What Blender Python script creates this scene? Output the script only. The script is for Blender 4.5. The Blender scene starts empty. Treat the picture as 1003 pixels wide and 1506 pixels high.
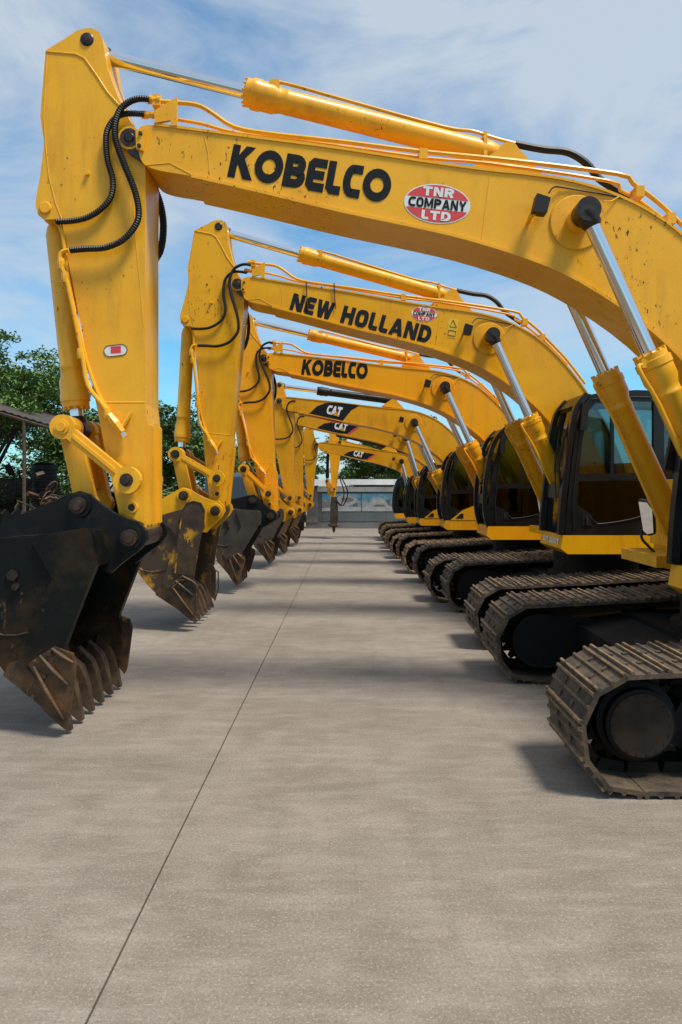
import bpy, bmesh, math, random, cmath
from mathutils import Vector, Matrix
random.seed(7)
R = math.radians
F, VX, VY, H = 1068.0, 515.0, 712.0, 2.0      # focal length (photo px), principal vanishing point, eye height

# ------------------------------------------------------------------ camera, light, exposure
sc = bpy.context.scene
cd = bpy.data.cameras.new('camera'); cam = bpy.data.objects.new('camera', cd); sc.collection.objects.link(cam)
cam.location = (0, 0, H); cam.rotation_euler = (R(90), 0, 0)
cd.sensor_fit = 'VERTICAL'; cd.sensor_height = 36; cd.lens = F / 1506 * 36
cd.shift_x = (501.5 - VX) / 1506; cd.shift_y = (VY - 753) / 1506
cd.clip_start = .05; cd.clip_end = 2000
sc.camera = cam
LV = Vector((-.42, .30, -1)).normalized()
world = bpy.data.worlds.new('World'); sc.world = world; world.use_nodes = True
nt = world.node_tree; N = nt.nodes; L = nt.links; N.clear()
out = N.new('ShaderNodeOutputWorld'); bg = N.new('ShaderNodeBackground'); L.new(bg.outputs[0], out.inputs[0])
bg.inputs['Strength'].default_value = .10
sky = N.new('ShaderNodeTexSky'); sky.sky_type = 'NISHITA'; sky.sun_disc = False
sky.sun_elevation = math.asin(-LV.z); sky.sun_rotation = math.atan2(-LV.x, -LV.y)
sky.air_density = 1.0; sky.dust_density = .5; sky.ozone_density = 2.2
tc = N.new('ShaderNodeTexCoord')
mp = N.new('ShaderNodeMapping'); mp.inputs['Scale'].default_value = (1.5, 1.5, 3.6); mp.inputs['Rotation'].default_value = (.1, .32, .4)
L.new(tc.outputs['Generated'], mp.inputs[0])
n1 = N.new('ShaderNodeTexNoise'); n1.inputs['Scale'].default_value = 1.9; n1.inputs['Detail'].default_value = 11; n1.inputs['Roughness'].default_value = .60; n1.inputs['Distortion'].default_value = .5
L.new(mp.outputs[0], n1.inputs['Vector'])
cr = N.new('ShaderNodeValToRGB'); cr.color_ramp.elements[0].position = .40; cr.color_ramp.elements[0].color = (.04,)*3 + (1,)
cr.color_ramp.elements[1].position = .68; cr.color_ramp.elements[1].color = (.85,)*3 + (1,)
sz = N.new('ShaderNodeSeparateXYZ'); L.new(tc.outputs['Generated'], sz.inputs[0])      # thin veil of cloud higher up
mr = N.new('ShaderNodeMapRange'); mr.inputs[1].default_value = .27; mr.inputs[2].default_value = .46; mr.inputs[4].default_value = .15; L.new(sz.outputs[2], mr.inputs[0])
ad = N.new('ShaderNodeMath'); ad.operation = 'ADD'; L.new(n1.outputs['Fac'], ad.inputs[0]); L.new(mr.outputs[0], ad.inputs[1])
L.new(ad.outputs[0], cr.inputs[0])
mx = N.new('ShaderNodeMixRGB'); mx.inputs[2].default_value = (3.75, 4.2, 4.7, 1)
tint = N.new('ShaderNodeMixRGB'); tint.blend_type = 'MULTIPLY'; tint.inputs[0].default_value = 1; tint.inputs[2].default_value = (.48, .93, 1.06, 1)
L.new(sky.outputs[0], tint.inputs[1])
L.new(cr.outputs[0], mx.inputs[0]); L.new(tint.outputs[0], mx.inputs[1]); L.new(mx.outputs[0], bg.inputs[0])
sl = bpy.data.lights.new('sun', 'SUN'); sun = bpy.data.objects.new('sun', sl); sc.collection.objects.link(sun)
sl.energy = 2.9; sl.angle = R(14); sl.color = (1, .93, .82)
sun.rotation_euler = LV.to_track_quat('-Z', 'Y').to_euler()
sc.view_settings.view_transform = 'Standard'; sc.view_settings.look = 'None'
sc.view_settings.exposure = .70; sc.view_settings.gamma = 1; sc.view_settings.use_curve_mapping = False

# ------------------------------------------------------------------ materials
def mat(name, col, rough=.5, metal=0, var=None, vscale=3, vlo=.4, vhi=.65, chips=None, chip_scale=9, chip_t=.70, bump=0, bscale=40,
        coat=0, dust=None, dustamt=.0, spec=.5, hires=None, rvar=0, stretch=None, wornz=None, low=None, grime=None):
    m = bpy.data.materials.new(name); m.use_nodes = True
    nt = m.node_tree; N = nt.nodes; L = nt.links
    b = N['Principled BSDF']
    b.inputs['Roughness'].default_value = rough; b.inputs['Metallic'].default_value = metal
    b.inputs['Specular IOR Level'].default_value = spec
    if coat: b.inputs['Coat Weight'].default_value = coat; b.inputs['Coat Roughness'].default_value = .15
    geo = N.new('ShaderNodeNewGeometry'); P = geo.outputs['Position']
    if stretch:
        mp = N.new('ShaderNodeMapping'); mp.inputs['Scale'].default_value = stretch; L.new(P, mp.inputs[0]); P = mp.outputs[0]
    def noise(s, d=5, r=.6, vec=None):
        n = N.new('ShaderNodeTexNoise'); n.inputs['Scale'].default_value = s; n.inputs['Detail'].default_value = d; n.inputs['Roughness'].default_value = r
        L.new(vec or P, n.inputs['Vector']); return n.outputs['Fac']
    def ramp(src, a, b_):
        r = N.new('ShaderNodeMapRange'); r.inputs[1].default_value = a; r.inputs[2].default_value = b_; L.new(src, r.inputs[0]); return r.outputs[0]
    def mix(f, a, c):
        x = N.new('ShaderNodeMixRGB')
        if f is not None and not isinstance(f, float): L.new(f, x.inputs[0])
        else: x.inputs[0].default_value = f
        for i, v in ((1, a), (2, c)):
            if isinstance(v, tuple): x.inputs[i].default_value = v + (1,)
            else: L.new(v, x.inputs[i])
        return x.outputs[0]
    c = tuple(col)
    if var: c = mix(ramp(noise(vscale), vlo, vhi), c, tuple(var))
    if dust:
        g = N.new('ShaderNodeSeparateXYZ'); L.new(geo.outputs['Normal'], g.inputs[0])
        up = ramp(g.outputs[2], .2, 1.0)
        mm = N.new('ShaderNodeMath'); mm.operation = 'MULTIPLY'; L.new(up, mm.inputs[0]); L.new(ramp(noise(6), .3, .6), mm.inputs[1])
        m2 = N.new('ShaderNodeMath'); m2.operation = 'MULTIPLY'; L.new(mm.outputs[0], m2.inputs[0]); m2.inputs[1].default_value = dustamt
        c = mix(m2.outputs[0], c, tuple(dust))
    if grime:    # rain washed dirt in downward streaks
        gm = N.new('ShaderNodeMapping'); gm.inputs['Scale'].default_value = (1, 1, .16); L.new(P, gm.inputs[0])
        mm = N.new('ShaderNodeMath'); mm.operation = 'MULTIPLY'; L.new(ramp(noise(5.5, 6, .7, gm.outputs[0]), .46, .74), mm.inputs[0]); L.new(ramp(noise(.9, 4, .6), .40, .66), mm.inputs[1])
        m2 = N.new('ShaderNodeMath'); m2.operation = 'MULTIPLY'; m2.inputs[1].default_value = grime[0]; L.new(mm.outputs[0], m2.inputs[0])
        c = mix(m2.outputs[0], c, tuple(grime[1]))
    if low:      # rust that climbs from the working edge
        s_ = N.new('ShaderNodeSeparateXYZ'); L.new(geo.outputs['Position'], s_.inputs[0])
        aa = N.new('ShaderNodeMath'); aa.operation = 'MULTIPLY_ADD'; aa.inputs[1].default_value = .9; L.new(noise(3.5), aa.inputs[0])
        bb = N.new('ShaderNodeMath'); bb.operation = 'MULTIPLY'; bb.inputs[1].default_value = -1; L.new(s_.outputs[2], bb.inputs[0]); L.new(bb.outputs[0], aa.inputs[2])
        c = mix(ramp(aa.outputs[0], low[0], low[1]), c, mix(ramp(noise(16), .35, .65), tuple(low[2]), tuple(low[3])))
    if chips:
        cm = N.new('ShaderNodeMapping'); cm.inputs['Scale'].default_value = (1, 1, .5); L.new(P, cm.inputs[0])
        a = ramp(noise(chip_scale, 6, .72, cm.outputs[0]), chip_t, chip_t + .012)
        a2 = ramp(noise(1.5, 2, .5), .52, .57)
        mm = N.new('ShaderNodeMath'); mm.operation = 'MULTIPLY'; L.new(a, mm.inputs[0]); L.new(a2, mm.inputs[1])
        c = mix(mm.outputs[0], c, tuple(chips))
    if hires:
        f = ramp(noise(hires[0], 3, .7), .35, .7)
        c = mix(f, c, mix(hires[1], c, tuple(hires[2])))
    if wornz:
        t = N.new('ShaderNodeTexCoord'); s = N.new('ShaderNodeSeparateXYZ'); L.new(t.outputs['Object'], s.inputs[0])
        w = ramp(s.outputs[2], wornz[0], wornz[1])
        mm = N.new('ShaderNodeMath'); mm.operation = 'MULTIPLY'; L.new(w, mm.inputs[0]); L.new(ramp(noise(12), .3, .6), mm.inputs[1])
        c = mix(mm.outputs[0], c, tuple(wornz[2]))
    if isinstance(c, tuple): b.inputs['Base Color'].default_value = c + (1,)
    else: L.new(c, b.inputs['Base Color'])
    if rvar:
        r = N.new('ShaderNodeMapRange'); r.inputs[1].default_value = .3; r.inputs[2].default_value = .7
        r.inputs[3].default_value = rough - rvar; r.inputs[4].default_value = rough + rvar
        L.new(noise(5), r.inputs[0]); L.new(r.outputs[0], b.inputs['Roughness'])
    if bump:
        bp = N.new('ShaderNodeBump'); bp.inputs['Strength'].default_value = bump; bp.inputs['Distance'].default_value = .01
        L.new(noise(bscale, 5, .6), bp.inputs['Height']); L.new(bp.outputs[0], b.inputs['Normal'])
    return m
DARKRUST = (.035, .018, .010)
def yellow(name, col, v, chip_t=.70):
    return mat(name, col, .36, 0, var=v, vscale=1.6, vlo=.45, vhi=.75, chips=DARKRUST, chip_scale=26, chip_t=chip_t, bump=.04, bscale=6,
               coat=.06, spec=.32, dust=(.46, .33, .14), dustamt=.18, rvar=.08, hires=(60., .12, (.25, .13, .03)), grime=(.62, (.20, .095, .018)))
M = {}
M['y1'] = yellow('yellow_paint_faded', (.86, .42, .016), (.78, .35, .010), .615)
M['y2'] = yellow('yellow_paint_deep', (.80, .385, .0015), (.70, .31, .001), .61)
M['y3'] = yellow('yellow_paint_orange', (.88, .36, .0012), (.80, .31, .001), .62)
M['y4'] = yellow('yellow_paint_ochre', (.72, .32, .003), (.60, .25, .002), .63)
M['y5'] = yellow('yellow_paint_dull', (.66, .29, .003), (.55, .235, .002), .63)
M['yworn'] = mat('yellow_paint_worn_to_rust', (.52, .25, .008), .55, 0, var=(.055, .032, .014), vscale=4.5, vlo=.33, vhi=.47, bump=.25, bscale=25, hires=(40., .4, (.02, .012, .008)))
M['chrome'] = mat('chromed_steel', (.75, .76, .78), .13, 1)
M['rubber'] = mat('black_rubber', (.006, .006, .0065), .5, spec=.35)
M['blackpaint'] = mat('black_paint', (.0055, .0065, .007), .45, spec=.22, var=(.03, .022, .016), vscale=4, vlo=.5, vhi=.8, bump=.08, bscale=30, rvar=.1)
M['bucketblack'] = mat('bucket_black_worn', (.004, .005, .0045), .5, spec=.18, var=(.045, .024, .010), vscale=2.4, vlo=.5, vhi=.72, chips=(.10, .05, .02), chip_scale=11, chip_t=.63, bump=.2, bscale=22, rvar=.1, hires=(50., .3, (.012, .012, .011)), low=(-.32, .12, (.095, .045, .014), (.028, .016, .010)))
M['bucketrust'] = mat('bucket_rusty_steel', (.13, .062, .018), .6, .2, var=(.025, .018, .013), vscale=4, vlo=.4, vhi=.62, chips=(.22, .12, .03), chip_scale=8, chip_t=.6, bump=.35, bscale=25, hires=(60., .4, (.02, .014, .01)))
M['bucketbrown'] = mat('bucket_brown_steel', (.062, .048, .036), .6, .2, var=(.03, .024, .019), vscale=4, chips=(.14, .08, .03), chip_scale=7, chip_t=.62, bump=.3, bscale=25)
M['bucketbrown2'] = mat('scraped_brown_steel', (.070, .042, .020), .6, .2, var=(.03, .02, .012), vscale=5, chips=(.50, .25, .01), chip_scale=5, chip_t=.58, bump=.3, bscale=25)
M['tooth'] = mat('worn_tooth_steel', (.105, .064, .034), .55, .3, var=(.045, .027, .016), vscale=9, bump=.3, bscale=30)
M['shoe'] = mat('dusty_track_steel', (.125, .080, .045), .72, .1, var=(.028, .021, .015), vscale=7, vlo=.38, vhi=.62, bump=.6, bscale=24,
                dust=(.15, .115, .08), dustamt=.5, hires=(45., .55, (.022, .016, .012)), wornz=(.030, .046, (.26, .165, .08)))
M['under'] = mat('undercarriage_grime', (.010, .008, .006), .8, spec=.2, var=(.025, .016, .010), vscale=6, bump=.4, bscale=20)
M['frame'] = mat('track_frame_black', (.005, .005, .005), .6, spec=.2, var=(.025, .016, .010), vscale=3, vlo=.5, vhi=.75, bump=.15, bscale=20)
M['pin'] = mat('pin_brown_steel', (.075, .045, .03), .45, .5, var=(.03, .02, .015), vscale=14, bump=.2, bscale=60)
M['grease'] = mat('greasy_black_steel', (.012, .010, .009), .35, .2, var=(.04, .025, .015), vscale=20)
M['cab'] = mat('cab_charcoal_paint', (.0045, .0058, .0062), .34, spec=.35, var=(.009, .0095, .009), vscale=2.5, coat=.08, dust=(.05, .047, .04), dustamt=.08, rvar=.08, bump=.04, bscale=15)
M['interior'] = mat('cab_interior', (.025, .025, .026), .7)
M['letter'] = mat('black_decal', (.005, .007, .008), .6, spec=.2, hires=(30., .2, (.02, .02, .02)))
M['letterblue'] = mat('dark_decal_worn', (.009, .012, .018), .6, spec=.2, var=(.12, .09, .04), vscale=20, vlo=.62, vhi=.8)
M['white'] = mat('white_decal', (.72, .72, .70), .45, hires=(30., .3, (.5, .48, .44)))
M['red'] = mat('red_decal', (.62, .045, .05), .45, hires=(30., .15, (.4, .05, .04)))
M['mirror'] = mat('mirror_glass', (.8, .82, .85), .04, 1)
M['whitep'] = mat('white_sheet_roof', (.80, .80, .79), .5, var=(.6, .59, .56), vscale=1.5)
M['rustpost'] = mat('rusty_post', (.10, .055, .035), .8, var=(.05, .03, .02), vscale=6, bump=.3)
M['lamp'] = mat('lamp_lens', (.06, .06, .065), .15)
M['redlens'] = mat('red_lens', (.35, .01, .01), .2)
def glass(name, col, t):
    m = bpy.data.materials.new(name); m.use_nodes = True; nt = m.node_tree; N = nt.nodes; L = nt.links
    o = N['Material Output']; N.remove(N['Principled BSDF'])
    tr = N.new('ShaderNodeBsdfTransparent'); tr.inputs[0].default_value = (*col, 1)
    gl = N.new('ShaderNodeBsdfGlossy'); gl.inputs['Roughness'].default_value = .04; gl.inputs[0].default_value = (.9, .95, 1, 1)
    fr = N.new('ShaderNodeFresnel'); fr.inputs[0].default_value = 1.5
    a = N.new('ShaderNodeMath'); a.operation = 'MULTIPLY_ADD'; a.inputs[1].default_value = 1.0; a.inputs[2].default_value = t; L.new(fr.outputs[0], a.inputs[0])
    mx = N.new('ShaderNodeMixShader'); L.new(a.outputs[0], mx.inputs[0]); L.new(tr.outputs[0], mx.inputs[1]); L.new(gl.outputs[0], mx.inputs[2])
    L.new(mx.outputs[0], o.inputs[0]); return m
M['glass'] = glass('tinted_window_glass', (.52, .67, .68), .03)
M['glassdark'] = glass('smoked_window_glass', (.12, .13, .13), .015)

# ------------------------------------------------------------------ helpers
COL = sc.collection
def tag(o, label=None, cat=None, group=None, kind=None):
    for k, v in (('label', label), ('category', cat), ('group', group), ('kind', kind)):
        if v: o[k] = v
    return o
def finish(name, bm, m, parent=None, bevel=0, smooth=False, seg=1, kind=None, label=None):
    if bevel:
        es = [e for e in bm.edges if len(e.link_faces) == 2 and e.calc_face_angle(0) > .5]
        bmesh.ops.bevel(bm, geom=es, offset=bevel, segments=seg, affect='EDGES', profile=.5, clamp_overlap=True)
    bmesh.ops.recalc_face_normals(bm, faces=bm.faces)
    me = bpy.data.meshes.new(name); bm.to_mesh(me); bm.free()
    me.materials.append(m)
    if smooth:
        me.shade_smooth()
        try: me.set_sharp_from_angle(angle=R(38))
        except Exception: pass
    o = bpy.data.objects.new(name, me); COL.objects.link(o)
    if parent: o.parent = parent
    return tag(o, label=label, kind=kind)
def bprism(bm, pts, y0, y1):
    """pts: complex X+iZ outline"""
    a = [bm.verts.new((p.real, y0, p.imag)) for p in pts]; b = [bm.verts.new((p.real, y1, p.imag)) for p in pts]
    bm.faces.new(a); bm.faces.new(b[::-1]); n = len(pts)
    for i in range(n): bm.faces.new((a[i], b[i], b[(i+1) % n], a[(i+1) % n]))
def bbox(bm, x0, x1, y0, y1, z0, z1):
    bprism(bm, [complex(x0, z0), complex(x1, z0), complex(x1, z1), complex(x0, z1)], y0, y1)
def frames(pts):
    T = []
    n = len(pts)
    for i in range(n):
        t = (pts[min(i+1, n-1)] - pts[max(i-1, 0)]); T.append(t.normalized() if t.length > 1e-9 else Vector((1, 0, 0)))
    u = T[0].orthogonal().normalized(); out = []
    for t in T:
        u = (u - t * u.dot(t)); u = u.normalized() if u.length > 1e-6 else t.orthogonal().normalized()
        out.append((u, t.cross(u)))
    return out
def btube(bm, pts, r, seg=10):
    pts = [Vector(p) for p in pts]; fr = frames(pts); rr = r if isinstance(r, (list, tuple)) else [r]*len(pts); prev = None
    for p, (u, v), q in zip(pts, fr, rr):
        ring = [bm.verts.new(p + (u*math.cos(a) + v*math.sin(a))*q) for a in (2*math.pi*k/seg for k in range(seg))]
        if prev:
            for k in range(seg): bm.faces.new((prev[k], prev[(k+1) % seg], ring[(k+1) % seg], ring[k]))
        else: bm.faces.new(ring[::-1])
        prev = ring
    bm.faces.new(prev)
def blathe(bm, p0, p1, prof, seg=24):
    """prof: list of (t along p0->p1 in metres, radius)"""
    p0 = Vector(p0); d = (Vector(p1)-p0).normalized(); u = d.orthogonal().normalized(); v = d.cross(u); prev = None
    for t, r in prof:
        c = p0 + d*t
        ring = [bm.verts.new(c + (u*math.cos(a)+v*math.sin(a))*r) for a in (2*math.pi*k/seg for k in range(seg))]
        if prev:
            for k in range(seg): bm.faces.new((prev[k], prev[(k+1) % seg], ring[(k+1) % seg], ring[k]))
        else: bm.faces.new(ring[::-1])
        prev = ring
    bm.faces.new(prev)
def spline(pts, n=6):
    pts = [Vector(p) for p in pts]; o = []
    for i in range(len(pts)-1):
        a, b, c, d = pts[max(i-1, 0)], pts[i], pts[i+1], pts[min(i+2, len(pts)-1)]
        for k in range(n):
            t = k/n
            o.append(.5*((2*b) + (c-a)*t + (2*a-5*b+4*c-d)*t*t + (3*b-a-3*c+d)*t**3))
    o.append(pts[-1]); return o
def cspline(pts, n=4):
    return [complex(v.x, v.z) for v in spline([(p.real, 0, p.imag) for p in pts], n)]
def corrug(pts, r, step=.018):
    """resample a path and ripple its radius"""
    pts = [Vector(p) for p in pts]; Ls = [0]
    for a, b in zip(pts, pts[1:]): Ls.append(Ls[-1] + (b-a).length)
    n = max(4, int(Ls[-1]/step*2)); o = []; rr = []; j = 0
    for i in range(n+1):
        s = Ls[-1]*i/n
        while j < len(Ls)-2 and Ls[j+1] < s: j += 1
        t = (s-Ls[j])/max(1e-9, Ls[j+1]-Ls[j]); o.append(pts[j].lerp(pts[j+1], t)); rr.append(r*(1 if i % 2 else .80))
    return o, rr
def arc(c, r, a0, a1, n=10): return [c + r*cmath.exp(1j*R(a0 + (a1-a0)*k/n)) for k in range(n+1)]
def bone(p0, p1, r0, r1, w):
    d = (p1-p0)/abs(p1-p0); ang = math.degrees(cmath.phase(d)); L_ = abs(p1-p0)
    a0 = math.degrees(math.asin(min(.95, w/r0))); a1 = math.degrees(math.asin(min(.95, w/r1)))
    return arc(p0, r0, ang+a0, ang+360-a0, 16) + arc(p1, r1, ang+180+a1, ang+540-a1, 16)
def quadmap(q, u, v):     # q: TL,TR,BR,BL complex; v up
    a = q[3] + (q[2]-q[3])*u; b = q[0] + (q[1]-q[0])*u; return a + (b-a)*v

# ------------------------------------------------------------------ stroke lettering
def ell(cx, cy, rx, ry, a0=0, a1=360, n=28): return [(cx+rx*math.cos(R(a0+(a1-a0)*k/n)), cy+ry*math.sin(R(a0+(a1-a0)*k/n))) for k in range(n+1)]
def glyph(ch, w, t):
    l, r, b, T, m = t/2, w-t/2, t/2, 1-t/2, .5
    mx = w/2
    G = {
     'O': [ell(mx, .5, mx-t/2, .5-t/2)],
     'D': [[(l, b), (l, T), (mx, T)] + ell(mx, .5, r-mx, T-.5, 90, -90, 14) + [(mx, b), (l, b), (l, b+.01)]],
     'K': [[(l, 0), (l, 1)], [(l+t*.3, .42), (r-.01, .97)], [(l+t*.95, .60), (r+.02, .03)]],
     'B': [[(l, .0), (l, 1)], [(l, T), (mx*1.05, T)] + ell(mx*1.05, (T+m)/2, (r-mx)*.85, (T-m)/2, 90, -90, 8) + [(l, m)], [(l, m)] + [(mx*1.05, m)] + ell(mx*1.05, (b+m)/2, (r-mx), (m-b)/2, 90, -90, 8) + [(l, b)]],
     'E': [[(w, T), (l+.08, T), (l, T-.08), (l, b+.08), (l+.08, b), (w, b)], [(l, m), (w*.93, m)]],
     'L': [[(l, 1), (l, b+.08), (l+.08, b), (w, b)]],
     'C': [[(w, T), (mx, T)] + ell(mx, .5, mx-l, T-.5, 90, 270, 12) + [(mx, b), (w, b)]],
     'N': [[(l, 0), (l, 1)], [(r, 0), (r, 1)], [(l, .93), (r, .07)]],
     'W': [[(l*.8, 1), (w*.28, .06)], [(w*.28, .06), (mx, .9)], [(mx, .9), (w*.72, .06)], [(w*.72, .06), (w-l*.8, 1)]],
     'H': [[(l, 0), (l, 1)], [(r, 0), (r, 1)], [(l, m), (r, m)]],
     'A': [[(l*.8, 0), (mx, .95)], [(w-l*.8, 0), (mx, .95)], [(w*.22, .27), (w*.78, .27)]],
     'T': [[(0, T), (w, T)], [(mx, T), (mx, 0)]],
     'R': [[(l, 0), (l, 1)], [(l, T), (mx, T)] + ell(mx, (T+m)/2, r-mx, (T-m)/2, 90, -90, 8) + [(l, m)], [(mx, m), (r, 0)]],
     'P': [[(l, 0), (l, 1)], [(l, T), (mx, T)] + ell(mx, (T+m)/2, r-mx, (T-m)/2, 90, -90, 8) + [(l, m)]],
     'M': [[(l, 0), (l, 1)], [(r, 0), (r, 1)], [(l, .93), (mx, .25)], [(mx, .25), (r, .93)]],
     'Y': [[(l*.8, 1), (mx, .45)], [(w-l*.8, 1), (mx, .45)], [(mx, .5), (mx, 0)]],
     'J': [[(r, 1), (r, .3)] + ell(mx, .3, r-mx, .3-b, 0, -180, 8)],
     'U': [[(l, 1), (l, .35)] + ell(mx, .35, mx-l, .35-b, 180, 360, 8) + [(r, 1)]],
     'I': [[(mx, 0), (mx, 1)]],
    }
    if ch == 'K': return [('P', [(0, 0), (t, 0), (t, 1), (0, 1)]), ('P', [(t*.9, .34), (w-.02, 1), (w-.36, 1), (t*.9, .66)]), ('P', [(w*.30, .50), (w*.56, .66), (w+.06, 0), (w-.29, 0)])]
    if ch == 'N': return [('P', [(0, 0), (t*.9, 0), (t*.9, 1), (0, 1)]), ('P', [(w-t*.9, 0), (w, 0), (w, 1), (w-t*.9, 1)]), ('P', [(.01, 1), (t*1.1, 1), (w-.01, 0), (w-t*1.1, 0)])]
    if ch == 'A': return [('P', [(-.02, 0), (t*.95, 0), (mx+t*.45, 1), (mx-t*.5, 1)]), ('P', [(w-t*.95, 0), (w+.02, 0), (mx+t*.5, 1), (mx-t*.45, 1)]), ('P', [(w*.25, .17), (w*.75, .17), (w*.70, .38), (w*.30, .38)])]
    if ch == 'W': return [('P', [(0, 1), (t*.9, 1), (w*.30+t*.4, 0), (w*.30-t*.5, 0)]), ('P', [(w*.30-t*.35, 0), (w*.30+t*.5, 0), (mx+t*.4, 1), (mx-t*.45, 1)]),
                          ('P', [(mx-t*.4, 1), (mx+t*.45, 1), (w*.70+t*.35, 0), (w*.70-t*.5, 0)]), ('P', [(w-t*.9, 1), (w, 1), (w*.70+t*.5, 0), (w*.70-t*.4, 0)])]
    if ch == 'M': return [('P', [(0, 0), (t*.9, 0), (t*.9, 1), (0, 1)]), ('P', [(w-t*.9, 0), (w, 0), (w, 1), (w-t*.9, 1)]), ('P', [(.01, 1), (t*1.05, 1), (mx+t*.4, .15), (mx-t*.4, .15)]), ('P', [(w-t*1.05, 1), (w-.01, 1), (mx+t*.4, .15), (mx-t*.4, .15)])]
    if ch == 'O' and w < .9:
        n = 32; return [[(mx+(mx-t/2)*math.copysign(abs(math.cos(a))**.62, math.cos(a)), .5+(.5-t/2)*math.copysign(abs(math.sin(a))**.62, math.sin(a))) for a in [2*math.pi*k/n for k in range(n)]] + [(mx+(mx-t/2), .5)]]
    return G[ch]
WID = {'I': .3, 'W': 1.12, 'M': .98, 'L': .58, 'E': .64, 'O': .80, 'N': .80, 'H': .80, 'D': .80, ' ': .35, 'J': .55, 'A': .86, 'K': .82}
def bribbon(bm, pts, t, place, depth):
    P = [Vector((x, y)) for x, y in pts]; closed = (P[0]-P[-1]).length < 1e-4 and len(P) > 6
    if closed: P = P[:-1]
    n = len(P); Lf, Rt = [], []
    for i in range(n):
        a = P[i-1] if (i > 0 or closed) else None; c = P[(i+1) % n] if (i < n-1 or closed) else None
        d1 = (P[i]-a).normalized() if a is not None and (P[i]-a).length > 1e-6 else None
        d2 = (c-P[i]).normalized() if c is not None and (c-P[i]).length > 1e-6 else None
        d1 = d1 or d2; d2 = d2 or d1
        nn = Vector((-d1.y-d2.y, d1.x+d2.x)); nn = nn.normalized() if nn.length > 1e-4 else Vector((-d1.y, d1.x))
        k = 1/max(.6, nn.dot(Vector((-d1.y, d1.x))))
        Lf.append(bm.verts.new(place(*(P[i]+nn*t/2*k), depth))); Rt.append(bm.verts.new(place(*(P[i]-nn*t/2*k), depth)))
    for i in range(n if closed else n-1):
        j = (i+1) % n; bm.faces.new((Lf[i], Lf[j], Rt[j], Rt[i]))
KOB = {'K': .84, 'O': 1.02, 'B': .76, 'E': .68, 'L': .54, 'C': .66}
def lettering(bm, text, t, place, gap=.10, wid=None):
    WID = wid or globals()['WID']; tot = 0
    for ch in text: tot += WID.get(ch, .8) + gap
    tot -= gap; x = 0; k = 0
    for ch in text:
        w = WID.get(ch, .8)
        if ch != ' ':
            for st in glyph(ch, w, t):
                k += 1
                if st[0] == 'P':
                    vs = [bm.verts.new(place((x+a)/tot, b, (k % 7)*.0004)) for a, b in st[1]]; bm.faces.new(vs); continue
                bribbon(bm, st, t, lambda a, b, d, x=x: place((x+a)/tot, b, d), (k % 7)*.0004)
        x += w + gap

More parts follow.
